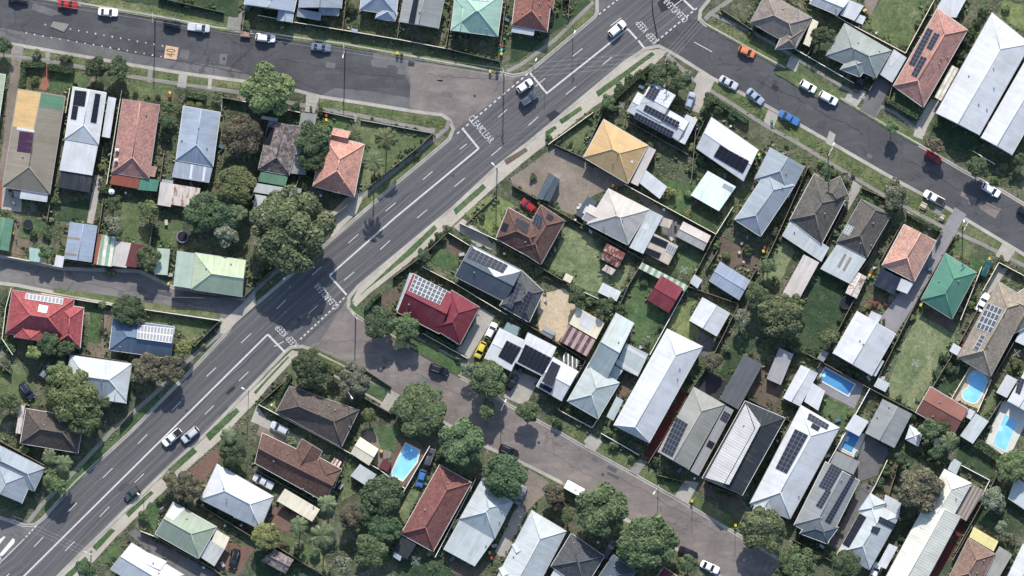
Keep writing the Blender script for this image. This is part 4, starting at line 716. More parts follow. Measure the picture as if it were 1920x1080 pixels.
def wing_geo(w, lift=0.0):
    z = w['z'] + GZ + lift
    if w['k'] == 'R':
        A, B, C, D = [W(x, y, z) for x, y in w['p']]
        ar = (B.x-A.x)*(C.y-B.y)-(B.y-A.y)*(C.x-B.x)
        if ar < 0: A, B, C, D = B, A, D, C; w = dict(w, e=(w['e'][1], w['e'][0]))
        hw = ((B-C).length + (A-D).length)/4; d = ((B+C)/2-(A+D)/2); L = d.length; d.normalize()
        e0, e1 = w['e'][0]*hw, w['e'][1]*hw
        if e0+e1 > L*.98: k = L*.98/(e0+e1); e0 *= k; e1 *= k
        hgt = hw*math.tan(math.radians(w['pt'] + (6 if w['m'].endswith('_tile') else 3 if w['pt'] > 15 else 0))); up = Vector((0,0,hgt))
        P = (A+D)/2 + d*e0 + up; Q = (B+C)/2 - d*e1 + up
        fs = [[A,B,Q,P],[C,D,P,Q],[B,C,Q],[D,A,P]]
        ridge = [(P,Q)]
        if w['e'][0] > .05: ridge += [(A,P),(D,P)]
        if w['e'][1] > .05: ridge += [(B,Q),(C,Q)]
        return [A,B,C,D], fs, ridge
    z1 = w['z1'] + GZ + lift
    A, B = [W(x, y, z) for x, y in w['p'][:2]]; C, D = [W(x, y, z1) for x, y in w['p'][2:]]
    ar = (B.x-A.x)*(C.y-B.y)-(B.y-A.y)*(C.x-B.x)
    if ar < 0: A, B, C, D = B, A, D, C
    return [A,B,C,D], [[A,B,C,D]], []
_pm = {}
def panelmesh(kind):
    if kind not in _pm:
        mb = MB(); mb.box((0,0,0),(1,1,1)); _pm[kind] = mb.mesh('solar_panel', solarmat(kind))
    return _pm[kind]
def house(d, wallk):
    allp = [p for w in d['wings'] for p in w['p']]; cx = sum(p[0] for p in allp)/len(allp); cy = sum(p[1] for p in allp)/len(allp)
    base = W(cx, cy, 0); base.z = GZ; nm = d['name']
    cat = {'house':'house','shed':'shed'}.get(nm, nm.replace('_',' '))
    root = empty(nm.replace(' ','_'), base, d['label'], cat, 'houses of the suburb' if nm == 'house' else 'sheds and outbuildings')
    o3 = tuple(base); planes = []; roof0 = None; open_ = nm in ('carport','canopy','pergola','porch')
    for wi, w in enumerate(d['wings']):
        poly, fs, ridge = wing_geo(w, wi*.013)
        tile = w['m'].endswith('_tile'); mb = MB(); m = roofmat(w['m'])
        for f in fs:
            n = (f[1]-f[0]).cross(f[2]-f[0]); 
            if n.z < 0 and abs(n.z) > 1e-5: f = f[::-1]; n = -n
            mb.face(f, roof_uv(f, n))
            if n.z/n.length > .2: planes.append((f, (f[0], n.normalized()), w))
        th = .2 if w['k'] == 'R' else .1
        for i in range(4):
            a, b = poly[i], poly[(i+1)%4]; mb.face([a-Vector((0,0,th)), b-Vector((0,0,th)), b, a], mi=1)
        mb.face([p-Vector((0,0,th)) for p in poly][::-1], mi=1)
        fasc = simple('fascia_white', (.6,.6,.58)) if w['m'] in ('white_metal','palegrey_metal','paleblue_metal','cream_metal','aquagrey_metal') else simple('fascia_dark', (.18,.17,.16))
        rname = 'roof' if w['k'] == 'R' or nm != 'house' else 'awning_roof'
        ro = link(rname, mb.mesh(rname, [m, fasc], origin=o3), root)
        if roof0 is None: roof0 = ro
        if ridge:
            rb = MB()
            for p, q in ridge:
                if (p-q).length < .4: continue
                up = Vector((0,0,.03)); rb.tube(p+up, q+up, .13 if tile else .09, n=6)
            rc = simple('ridge_'+w['m'], cl(BASE.get(w['m'], (.3,.3,.3)), 1.12 if tile else 1.06), .7)
            if rb.v: link('ridge_cap', rb.mesh('ridge_cap', rc, True, o3), ro)
        if w['k'] == 'R' and nm == 'house':
            gb = MB(); outp = inset(poly, -.12); g = .11
            for i in range(4):
                a, b, c, e = poly[i], poly[(i+1)%4], outp[(i+1)%4], outp[i]; dz = Vector((0,0,.03)); lo = Vector((0,0,-g))
                gb.face([a-dz, e-dz, c-dz, b-dz][::-1]); gb.face([e+lo, c+lo, c-dz, e-dz]); gb.face([a+lo, b+lo, c+lo, e+lo])
            gm = simple('gutter_pale', (.50,.50,.48)) if (wallk + wi) % 2 else simple('gutter_grey', (.28,.28,.28))
            link('gutter', gb.mesh('gutter', gm, origin=o3), ro)
        if open_ or (w['k'] == 'S' and nm == 'house' and w['z'] < 2.75):
            for p in inset(poly, .25):
                pb = MB(); pb.box((p.x, p.y, GZ-.02), (.1,.1,p.z-GZ-.05)); link('post', pb.mesh('post', simple('post_white', (.6,.6,.58)), origin=o3), root)
        else:
            ip = inset(poly, .5 if w['k'] == 'R' and nm == 'house' else .12); wb = MB()
            c, nme = WALLM[wallk % 4]
            low = min(p.z for p in poly)-.03
            for i in range(4):
                a, b = ip[i], ip[(i+1)%4]; wb.face([Vector((a.x,a.y,GZ-.03)), Vector((b.x,b.y,GZ-.03)), Vector((b.x,b.y,low)), Vector((a.x,a.y,low))])
            # gable walls
            if w['k'] == 'R':
                for f in fs:
                    if len(f) == 3:
                        n = (f[1]-f[0]).cross(f[2]-f[0])
                        if abs(n.z)/max(n.length,1e-6) < .15: pass
            wl = link('wall', wb.mesh('wall', simple('wall_'+nme, c, .85), origin=o3), root)
            if wi == 0:
                # door and windows on the two long walls
                for i in (0, 2):
                    a, b = ip[i], ip[(i+1)%4]; dd = (b-a); L = dd.length; dd.normalize(); nn = Vector((dd.y, -dd.x, 0)); rz = math.atan2(dd.y, dd.x)
                    if L < 5: continue
                    for q, t in enumerate((.22, .5, .78)):
                        p = a + dd*L*t + nn*.03; wb2 = MB()
                        if i == 0 and q == 1: wb2.box((p.x,p.y,GZ), (.95,.08,2.05), rz); link('door', wb2.mesh('door', simple('door_paint', (.16,.09,.06)), origin=o3), wl)
                        else: wb2.box((p.x,p.y,GZ+.95), (1.5,.07,1.15), rz); link('window', wb2.mesh('window', simple('window_glass', (.04,.05,.06), .1, var=.1), origin=o3), wl)
    def plane_at(x, y, hint=None):
        best = None
        for poly, pl, w in planes:
            if inpoly(x, y, poly):
                z = plane_z(pl, x, y)
                if best is None or z > best[0]: best = (z, pl)
        if best is None:
            q = min(planes, key=lambda t: (sum(t[0], Vector((0,0,0)))/len(t[0]) - Vector((x,y,0))).xy.length); best = (plane_z(q[1], x, y), q[1])
        return best
    def quad(c8, lift):
        xy = [W(c8[i], c8[i+1], 4.0) for i in range(0, 8, 2)]; c = sum(xy, Vector((0,0,0)))/4; pl = plane_at(c.x, c.y)[1]
        return [Vector((p.x, p.y, plane_z(pl, p.x, p.y)))+pl[1]*lift for p in xy], pl[1]
    for k, it in enumerate(d['pat']):
        q, n = quad(it[1:9], .035+.004*k); 
        if (q[1]-q[0]).cross(q[2]-q[0]).z < 0: q = q[::-1]
        mb = MB(); mb.face(q, roof_uv(q, n)); lo = [p - n*.03 for p in q]
        for i in range(4): mb.face([lo[i], lo[(i+1)%4], q[(i+1)%4], q[i]])
        link('skylight' if it[0] == 'rooflight' else 'roof_sheet', mb.mesh('roof_sheet', roofmat(it[0]), origin=o3), roof0)
    for it in d['solar']:
        kind = it[10] if len(it) > 10 else ('std' if it[8]*it[9] > 8 else 'dark')
        if kind == 'std' and d['short'] in ('the black solar strip house','the black solar field house','the white solar carport house'): kind = 'dark'
        q, n = quad(it[:8], .1); nu, nv = it[8], it[9]
        a, b, c, e = q; up = n
        for i in range(nu):
            for j in range(nv):
                def at(u, v): return (a*(1-u)+b*u)*(1-v)+(e*(1-u)+c*u)*v
                u0, u1, v0, v1 = i/nu, (i+1)/nu, j/nv, (j+1)/nv
                p0, p1, p2, p3 = at(u0,v0), at(u1,v0), at(u1,v1), at(u0,v1); ctr = (p0+p1+p2+p3)/4
                ex = (p1-p0+p2-p3)/2; ey = (p3-p0+p2-p1)/2
                if ex.cross(ey).dot(up) < 0: ey = -ey
                o = link('solar_panel', panelmesh(kind), roof0)
                from mathutils import Matrix
                ex *= .965; ey *= .975; o.matrix_local = Matrix(((ex.x,ey.x,up.x*.04,ctr.x-o3[0]),(ex.y,ey.y,up.y*.04,ctr.y-o3[1]),(ex.z,ey.z,up.z*.04,ctr.z-o3[2]),(0,0,0,1)))
    for x, y in d['chim']:
        p = W(x, y, 4); z = plane_at(p.x, p.y)[0]; mb = MB(); mb.box((p.x,p.y,z-.4),(.75,.6,1.3)); mb.box((p.x,p.y,z+.9),(.9,.75,.14)); mb.box((p.x,p.y,z+1.04),(.4,.3,.2))
        link('chimney', mb.mesh('chimney', simple('chimney_brick', (.50,.46,.42)), origin=o3), roof0)
    for x, y in d['vents']:
        p = W(x, y, 4); z = plane_at(p.x, p.y)[0]; mb = MB(); mb.tube((p.x,p.y,z-.1),(p.x,p.y,z+.25),.11); mb.tube((p.x,p.y,z+.25),(p.x,p.y,z+.36),.2,.15,12); mb.tube((p.x,p.y,z+.36),(p.x,p.y,z+.45),.15,.04,12)
        link('roof_vent', mb.mesh('roof_vent', simple('vent_metal', (.22,.22,.22), .5), origin=o3), roof0)
    if d.get('short'): LAND.append((cx, cy, d['short']))
    return root
rv = random.Random(5)
for d in HOUSES:
    d['vents'] = list(d['vents'])
    for w in d['wings'][:1]:
        for k in range(rv.choice((0,1,1,2))):
            p = w['p']; u, v = rv.uniform(.15,.85), rv.choice((rv.uniform(.12,.38), rv.uniform(.62,.88))); x = (p[0][0]*(1-u)+p[1][0]*u)*(1-v)+(p[3][0]*(1-u)+p[2][0]*u)*v; y = (p[0][1]*(1-u)+p[1][1]*u)*(1-v)+(p[3][1]*(1-u)+p[2][1]*u)*v
            if all(math.dist((x,y),((q[0]+q[4])/2,(q[1]+q[5])/2)) > 28 for q in d['solar']): d['vents'].append((x,y))
for i, d in enumerate(HOUSES): house(d, i)
for i, d in enumerate(SHEDS): house(d, i+2)
# ---------------------------------------------------------------- ground, roads, paths
BLK = dict(
 top=[(-300,-200),(1119,-200),(1119,22),(1115,31),(1000,127),(985,137),(962,141),(945,137),(792,110),(640,82),(480,61),(405,52),(300,32),(150,7),(-300,-75)],
 nw=[(-300,25),(32,85),(160,107),(245,122),(350,139),(450,152),(555,170),(600,182),(680,194),(780,210),(828,216),(843,226),(849,242),(842,260),(827,273),(750,337),(622,447),(550,510),(480,570),(462,562),(455,560),(322,537),(262,508),(118,503),(12,482),(-300,435)],
 west=[(-300,500),(30,535),(80,545),(210,568),(272,580),(415,600),(436,607),(428,620),(362,690),(244,810),(140,905),(80,972),(65,984),(45,984),(0,970),(-300,905)],
 east=[(1235,87),(1262,101),(1335,147),(1435,198),(1500,235),(1570,275),(1665,330),(1775,390),(1920,478),(2200,640),(2200,1500),(1600,1130),(1392,1007),(1270,935),(1182,885),(1095,837),(1052,812),(960,762),(862,705),(780,655),(685,602),(665,589),(654,575),(655,558),(672,537),(850,390),(930,315),(995,265),(1115,165),(1172,117),(1210,92)],
 south=[(545,652),(567,650),(590,658),(655,690),(727,732),(905,835),(997,877),(1055,907),(1260,1025),(1347,1080),(1600,1230),(1600,1500),(-300,1500),(-100,1250),(110,1080),(235,957),(317,877),(388,812),(470,728),(535,660)],
 ne=[(1330,-200),(1330,0),(1314,20),(1312,35),(1322,45),(1435,108),(1580,187),(1660,235),(1737,279),(1810,322),(1880,358),(1920,382),(2200,540),(2200,-200)])
def w2(pts): return [W(x, y, 0) for x, y in pts]
g = MB(); g.face([Vector(p) for p in ((-1500,-1500,-.02),(1500,-1500,-.02),(1500,1500,-.02),(-1500,1500,-.02))]); struct('ground', g, groundmat('earth'))
def sheet(name, m, pts, z, uv=None):
    mb = MB(); P = w2(pts); tri = tessellate_polygon([P])
    for t in tri:
        q = [Vector((P[i].x, P[i].y, z)) for i in t]
        if (q[1]-q[0]).cross(q[2]-q[0]).z < 0: q = q[::-1]
        mb.face(q)
    return struct(name, mb, m)
def offs(pts, d):
    out = []
    for i, p in enumerate(pts):
        a = pts[max(0, i-1)]; b = pts[min(len(pts)-1, i+1)]; t = (b-a); t.z = 0; t.normalize(); out.append(p + Vector((-t.y, t.x, 0))*d)
    return out
def strip(name, m, pts, w, z, kind='structure', th=0.0, wuv=True):
    P = w2(pts); L = offs(P, w*PX/2); Rr = offs(P, -w*PX/2); mb = MB(); u = 0
    for i in range(len(P)-1):
        du = (P[i+1]-P[i]).length; q = [Rr[i], Rr[i+1], L[i+1], L[i]]; h = w*PX/2
        mb.face([Vector((p.x,p.y,z)) for p in q], [(u,-h),(u+du,-h),(u+du,h),(u,h)]); u += du
    return struct(name, mb, m)
sheet('road', groundmat('asphalt_toplight'), [(-320,-220),(2220,-220),(2220,1500),(-320,1500)], 0.0)
strip('main_road', mainroadmat(), [(-160,1210),(44,1080-8),(160,950),(317,801),(500,622),(622,512),(760,396),(900,277),(1025,176),(1177,56),(1420,-140)], 122, .004)
def dens(pts, step=12, amp=1.2, seed=0):
    r = random.Random(seed); out = []
    for i in range(len(pts)):
        a, b = pts[i], pts[(i+1)%len(pts)]; n = max(1, int(math.dist(a, b)/step))
        for k in range(n):
            t = k/n; out.append((a[0]+(b[0]-a[0])*t + (r.uniform(-amp, amp) if amp else 0), a[1]+(b[1]-a[1])*t + (r.uniform(-amp, amp) if amp else 0)))
    return out
sheet('top_road', groundmat('asphalt_top'), dens([(-300,-75),(150,7),(300,32),(405,52),(480,62),(640,84),(700,97),(700,118),(745,124),(758,135),(760,145),(770,160),(767,184),(700,172),(628,165),(600,180),(545,166),(430,126),(330,114),(250,100),(130,75),(0,52),(-300,0)], 14, 1.0, 3), .008)
sheet('lower_street', groundmat('asphalt_pale'), [(560,655),(600,640),(652,560),(690,600),(862,703),(1052,810),(1395,1005),(2200,1510),(1600,1500),(1347,1090),(1055,910),(727,740),(590,665)], .012)
sheet('upper_street', groundmat('asphalt_right'), [(1228,80),(1310,14),(1330,40),(1440,105),(1600,192),(1920,376),(2220,540),(2220,660),(1910,480),(1660,330),(1500,240),(1400,185),(1262,104)], .008)
sheet('lane', groundmat('asphalt_lane'), [(-300,430),(12,478),(118,498),(262,503),(322,532),(455,555),(478,572),(440,612),(415,604),(210,572),(30,540),(-300,505)], .008)
sheet('side_street', groundmat('asphalt_toplight'), [(-300,900),(72,984),(0,1060),(-300,1300)], .008)
PATCH = [('asphalt_pale',[(860,112),(965,138),(960,165),(850,245),(768,200),(770,150),(755,125),(790,118)],.012),('asphalt_new',[(1040,206),(1057,218),(1036,232),(1024,216)],.012),('asphalt_main',[(820,150),(830,150),(830,153),(820,152)],.012),
 ('asphalt_toplight',[(695,112),(732,115),(725,128),(697,124)],.013),('asphalt_toplight',[(740,120),(765,118),(757,136),(748,132)],.013),('asphalt_toplight',[(62,5),(120,25),(95,30),(60,18)],.013),('asphalt_lane',[(297,558),(325,561),(325,571),(355,575),(355,583),(296,578)],.012),
 ('asphalt_pale',[(1803,358),(1832,372),(1828,388),(1800,374)],.013),('asphalt_pale',[(1840,375),(1877,392),(1866,410),(1836,390)],.013),('asphalt_old',[(791,703),(808,711),(800,727),(780,719)],.016),('asphalt_new',[(1232,5),(1262,-20),(1290,0),(1240,24)],.012),
 ('asphalt_old',[(412,101),(426,101),(424,122),(411,120)],.013),('asphalt_new',[(766,113),(778,116),(776,125),(765,124)],.014),('asphalt_lane',[(745,710),(765,712),(790,720),(770,730),(742,724)],.016),('asphalt_toplight',[(340,92),(356,95),(352,112),(336,108)],.013)]
for m, p, z in PATCH: sheet('road_patch', groundmat(m), p, z)
# lighter parking lane along the south side of the top road
for nm, p in BLK.items():
    mb = MB(); mb.prism(w2(p), -.3, GZ); struct('land', mb, groundmat('yard'))
    P = w2(p); A = sum(P[i].x*P[(i+1)%len(P)].y-P[(i+1)%len(P)].x*P[i].y for i in range(len(P)))
    if A < 0: P = P[::-1]
    G = inset(P, -.48); I = inset(P, .32); O = inset(P, -.03); kb = MB(); n = len(P)
    for i in range(n):
        j = (i+1)%n; z = GZ+.012; v = lambda q, zz: Vector((q.x, q.y, zz))
        kb.face([v(O[i],z), v(O[j],z), v(I[j],z), v(I[i],z)]); kb.face([v(O[i],-.01), v(O[j],-.01), v(O[j],z), v(O[i],z)])
        q0, q1 = G[i], G[j]; kb.face([v(q0,.018), v(q1,.018), v(O[j],.018), v(O[i],.018)])
    struct('kerb', kb, groundmat('kerb'))
# verges
VERGE = [('concrete_path',[(672,540),(850,393),(930,318),(995,268),(1115,168),(1172,120),(1212,95),(1236,92),(1250,98),(1205,140),(1110,200),(1050,250),(995,292),(935,342),(830,440),(690,552),(668,575),(660,565)]),
 ('concrete_path',[(548,656),(560,660),(500,728),(415,823),(340,890),(222,1002),(130,1096),(100,1092),(235,962),(317,882),(388,817),(470,733)]),
 ('lawn_verge',[(980,131),(1112,30),(1108,14),(965,128)]),('lawn_verge',[(600,186),(780,214),(828,220),(845,235),(815,240),(667,212),(600,200)]),('lawn_verge',[(840,262),(824,272),(622,444),(606,425),(680,362),(798,268)]),('lawn_verge',[(480,66),(640,87),(792,114),(938,138),(935,120),(835,100),(640,68),(480,46)]),
 ('lawn_verge',[(150,10),(300,36),(405,56),(440,62),(440,40),(300,15),(190,-5)]),('lawn_verge',[(245,125),(350,143),(450,156),(450,168),(300,149),(245,138)]),('lawn_verge',[(45,92),(160,111),(160,122),(85,111),(45,104)]),
 ('lawn_verge',[(1325,50),(1435,112),(1580,191),(1660,239),(1722,274),(1725,258),(1660,220),(1580,175),(1480,112),(1415,75),(1335,32)]),('lawn_verge',[(1340,150),(1435,203),(1500,240),(1570,280),(1665,335),(1775,395),(1920,483),(1920,497),(1840,452),(1765,420),(1650,357),(1565,307),(1477,262),(1410,215),(1337,168)]),
 ('lawn_verge',[(700,612),(780,660),(862,708),(875,690),(800,640),(720,600)]),('lawn_verge',[(1055,808),(1098,834),(1182,881),(1270,931),(1392,1003),(1400,985),(1290,920),(1190,860),(1120,825),(1065,793)]),('lawn_verge',[(570,655),(655,696),(727,738),(735,725),(670,690),(590,652)]),
 ('lawn_verge',[(1000,885),(1055,912),(1260,1030),(1240,1040),(1050,930),(990,900)]),
 ('lawn_green',[(366,684),(362,690),(428,620),(424,614)]),('lawn_green',[(244,806),(80,970),(70,958),(215,805),(295,738),(300,748)]),('lawn_olive',[(100,548),(210,568),(272,578),(412,598),(414,588),(280,568),(210,555),(100,540)])]
for i, (m, p) in enumerate(VERGE): sheet('verge', groundmat(m), dens(p, 10, .5, i), GZ+.004 + .0004*i)
VG2 = [[(1117,172),(1222,97),(1228,102),(1122,182)],[(1048,225),(1088,199),(1092,206),(1053,233)],[(1022,247),(1040,236),(1044,241),(1025,257)],[(850,393),(905,345),(912,352),(855,403)],[(676,552),(815,421),(820,429),(684,562)],[(476,735),(540,668),(549,672),(484,745)],[(385,815),(443,764),(450,772),(393,827)],[(315,880),(362,838),(370,847),(322,890)],[(235,962),(283,920),(292,928),(243,973)],[(173,1025),(208,990),(218,996),(181,1033)],[(120,1080),(160,1043),(166,1050),(130,1088)],[(655,575),(668,588),(690,600),(696,592),(675,577),(664,564)]]
for i, p in enumerate(VG2): sheet('verge', groundmat('lawn_green'), dens(p, 6, .4, i+50), GZ+.014)
sheet('verge', groundmat('soil'), [(945,300),(985,277),(990,283),(950,310)], GZ+.014)
PATHS = [('concrete_grey',[(-40,98),(85,113),(165,128),(245,143),(300,152),(400,166),(480,178),(545,193),(600,203),(667,215),(815,246)],7),('concrete_grey',[(842,226),(838,240),(800,271),(680,368),(612,421),(540,490),(480,542),(450,580)],8),('concrete_grey',[(452,578),(430,612),(395,640),(360,670),(287,741),(210,808),(140,883),(75,950),(52,980)],8),
 ('concrete_path',[(1243,100),(1205,136),(1110,197),(1050,246),(995,287),(935,337),(830,434),(760,492),(690,547),(664,572)],9),('concrete_path',[(556,662),(500,722),(480,747),(410,818),(337,884),(220,997),(175,1047),(125,1098)],9),('concrete_grey',[(1113,3),(1040,75),(975,122),(950,134)],7),
 ('concrete_grey',[(1372,-2),(1330,27),(1322,36)],8),('concrete_grey',[(1330,25),(1415,62),(1480,101),(1580,163),(1680,213),(1730,250)],6),('concrete_grey',[(1250,102),(1300,150),(1337,172),(1410,219),(1440,238),(1495,268),(1565,311),(1650,362),(1765,424),(1840,457),(1930,503)],7),('concrete_grey',[(690,585),(760,622),(876,683)],5),
 ('concrete',[(720,758),(650,718),(620,700)],4),('concrete_grey',[(655,228),(640,242),(630,243)],4),('concrete',[(667,215),(664,228)],7)]
for i, (m, p, w) in enumerate(PATHS): strip('path', groundmat(m), p, w, GZ+.020+.0004*i)
DRV = [('concrete_grey',[(22,84),(45,88),(40,112),(20,110)]),('concrete_grey',[(86,95),(95,97),(92,122),(84,121)]),('concrete_grey',[(278,130),(287,131),(284,155),(276,154)]),('concrete',[(336,137),(352,140),(348,165),(332,163)]),('concrete',[(391,145),(398,146),(396,168),(389,167)]),('concrete_grey',[(430,20),(455,25),(450,58),(425,54)]),
 ('concrete_grey',[(575,172),(600,181),(594,203),(572,197)]),('concrete_path',[(1310,135),(1340,150),(1328,178),(1300,150)]),('concrete_grey',[(1605,198),(1583,186),(1593,168),(1612,178)]),('concrete',[(1478,128),(1495,137),(1502,122),(1485,113)]),('concrete_grey',[(1622,208),(1640,222),(1655,200),(1632,190)]),('concrete',[(1720,228),(1738,240),(1730,262),(1712,255)]),
 ('paving',[(1783,405),(1806,416),(1812,402),(1790,388)]),('concrete',[(1866,478),(1890,490),(1900,472),(1880,460)]),('concrete',[(1095,838),(1115,848),(1130,828),(1108,812)]),('concrete',[(1265,932),(1290,946),(1300,925),(1280,905)]),('concrete_grey',[(1180,884),(1195,892),(1212,868),(1200,860)]),('concrete',[(730,735),(748,748),(740,765),(722,755)]),
 ('concrete_grey',[(850,690),(866,703),(880,680),(868,668)]),('concrete_path',[(668,352),(655,365),(625,395),(612,405),(605,420),(622,445),(642,425),(668,400),(680,372)]),('concrete',[(1440,205),(1460,216),(1450,240),(1432,228)]),('concrete_path',[(425,625),(440,608),(480,572),(478,545),(455,568),(420,600),(405,625)]),
 ('concrete',[(1555,245),(1567,252),(1560,275),(1548,268)]),('concrete_grey',[(1755,385),(1770,393),(1762,405),(1748,397)]),('concrete_grey',[(100,40),(130,45),(120,60),(95,50)]) ]
for i, (m, p) in enumerate(DRV): sheet('driveway', groundmat(m), p, GZ+.030+.0004*i)
for i, (m, p) in enumerate(LAWNS):
    soft = m.startswith('lawn') or m in ('soil','dirt','gravel','sand','redgravel')
    nm = 'lawn' if m.startswith('lawn') else ('paving' if not soft else 'bare_ground')
    sheet(nm, groundmat(m), dens(p, 9 if soft else 40, 1.6 if soft else 0, i), GZ+.044+.004*(i%9)+.0001*(i//9))
# ---------------------------------------------------------------- painted markings
PAINT = simple('road_paint', (.42,.42,.405), .8, var=.42, scale=2.0)
def marks(name, segs, w, z=.024):
    mb = MB()
    for a, b in segs:
        p, q = W(*a), W(*b); t = (q-p).normalized(); n = Vector((-t.y, t.x, 0))*w/2
        mb.face([Vector((v.x,v.y,z)) for v in (p-n, q-n, q+n, p+n)])
    struct(name, mb, PAINT)
def dashes(a, b, n, frac=.55):
    out = []
    for i in range(n):
        t0 = i/n; t1 = (i+frac)/n; out.append(((a[0]+(b[0]-a[0])*t0, a[1]+(b[1]-a[1])*t0), (a[0]+(b[0]-a[0])*t1, a[1]+(b[1]-a[1])*t1)))
    return out
marks('centre_line', [((30,1095),(502,627)),((618,517),(634,502)),((634,502),(742,407)),((742,407),(897,279)),((1025,175),(1177,54))], .38)
marks('stop_line', [((502,627),(534,660)),((618,517),(650,553)),((868,242),(898,279)),((994,137),(1026,176)),((1177,54),(1194,73)),((1197,76),(1208,90)),((1282,0),(1301,18))], .45, .028)
marks('lane_dashes', [((1092,91),(1073,106)),((1147,107),(1130,121)),((1080,162),(1061,177)),((1009,219),(991,235)),((951,205),(934,220)),((875,270),(862,280)),((811,321),(793,337)),((940,276),(921,292)),((871,334),(852,350)),((801,393),(782,409)),((742,380),(723,396)),((672,439),(653,456)),((731,451),(713,468)),((664,510),(645,526)),((603,500),(585,516)),((536,562),(519,579)),((596,572),(578,589)),((471,625),(452,643)),((405,689),(387,706)),((466,697),(448,714)),((401,760),(384,777)),((339,753),(322,770)),((1022,147),(1004,162)),((1165,33),(1145,48)),
 ((276,814),(259,832)),((211,878),(193,896)),((144,943),(127,960)),((81,1007),(64,1025)),((270,888),(252,905)),((205,950),(187,969)),((140,1015),(122,1033)),((18,1075),(8,1085)),((532,640),(514,650)),((1335,97),(1302,79)),((1284,-4),(1262,12))], .18)
marks('give_way_dashes', dashes((990,138),(853,254),16)+dashes((1160,-2),(1119,30),5)+dashes((1307,15),(1228,80),10)+dashes((646,558),(560,639),13)+dashes((68,986),(46,1010),4), .32, .032)
marks('edge_line', [((46,1010),(-5,1060)),((0,1044),(3,1053)),((0,1009),(10,1006)),((508,605),(540,615))][:2], .2, .032)
mb = MB()
for poly in ([(0,1038),(24,1009),(28,1012),(27,1018),(5,1042),(0,1043)],[(-12,1020),(8,1005),(10,1007),(-8,1030)]):
    P = w2(poly); tri = tessellate_polygon([P])
    for t in tri:
        q = [Vector((P[i].x,P[i].y,.05)) for i in t]; q = q if (q[1]-q[0]).cross(q[2]-q[0]).z > 0 else q[::-1]; mb.face(q)
struct('traffic_island', mb, simple('island_concrete', (.55,.53,.47), .8))
mb = MB()                                                        # painted shark teeth pairs on the top road
for i in range(17):
    for (x0, y0, dx, dy, n) in ((49,62,15.8,2.75,17),(85,46,15.7,2.85,15)):
        if i >= n: continue
        p = W(x0+dx*i, y0+dy*i); k = rnd.uniform(.6, .85); u = Vector((1,-.17,0)).normalized(); v = Vector((.17,1,0)).normalized()
        sgn = 1 if y0 > 50 else -1
        mb.face([Vector((q.x,q.y,.026)) for q in ((p-u*.32*k-v*.2*k, p+u*.32*k-v*.2*k, p+v*.4*k) if sgn > 0 else (p-u*.32*k+v*.2*k, p-v*.4*k, p+u*.32*k+v*.2*k))])
struct('triangle_markings', mb, PAINT)
def lettering(txt, x, y, size, rot, m, sx=1.0, z=.036):
    cu = bpy.data.curves.new('road_lettering', 'FONT'); cu.body = txt; cu.size = size; cu.align_x = 'CENTER'; cu.align_y = 'CENTER'; cu.offset = .004; cu.space_character = 1.12
    cu.materials.append(m); o = bpy.data.objects.new('road_lettering', cu); COL.objects.link(o); o.location = W(x, y, z); o.rotation_euler = (0,0,rot); o.scale = (sx, 1, 1); o['kind'] = 'structure'
for x, y, t in ((892,231,'CLEAR'),(912,254,'CLEAR')): lettering(t, x, y, 2.35, math.radians(-49), PAINT, .53)
for x, y, t in ((603,544,'CLEAR'),(623,566,'CLEAR'),(1258,10,'CLEAR'),(1277,28,'CLEAR')): lettering(t, x, y, 2.25, math.radians(132), PAINT, .53)
for x, y, t in ((528,620,'KEEP'),(548,640,'KEEP'),(1204,49,'KEEP'),(1223,71,'KEEP')): lettering(t, x, y, 2.25, math.radians(132), PAINT, .57)
sheet('speed_patch', simple('orange_paint', (.44,.30,.19), .85, var=.3, scale=1.5), [(311,85),(335,89),(331,112),(307,109)], .020)
lettering('40', 321, 99, 3.0, math.radians(84), simple('speed_digits', (.13,.08,.05), .8), .62)
# manhole covers, pit lids and sealed cracks
for x, y in ((700,452),(560,600),(350,770),(850,330),(1085,120),(180,70),(420,110),(700,140),(890,180),(790,720),(1010,830),(1130,890),(1500,190),(1650,280),(1830,400),(720,690),(250,90),(1350,110)):
    mb = MB(); p = W(x, y); mb.tube((p.x,p.y,.0),(p.x,p.y,.034),.36,n=18); struct('manhole_cover', mb, simple('cast_iron', (.045,.045,.047), .7))
for k, (x0, y0, x1, y1) in enumerate(((60,60,520,150),(520,110,760,150),(800,140,930,150),(700,660,900,760),(930,790,1120,900),(1150,890,1350,1000),(1420,150,1620,250),(1700,300,1880,400),(300,830,480,660),(640,470,860,290),(100,520,400,575),(600,640,690,640))):
    r9 = random.Random(k+60); n = 16; pts = [(x0+(x1-x0)*i/n + r9.uniform(-3,3), y0+(y1-y0)*i/n + r9.uniform(-3,3)) for i in range(n+1)]; strip('sealed_crack', groundmat('asphalt_main' if k in (3,4,5,11,10) else 'asphalt_new'), pts, r9.uniform(.6,1.1), .0165)
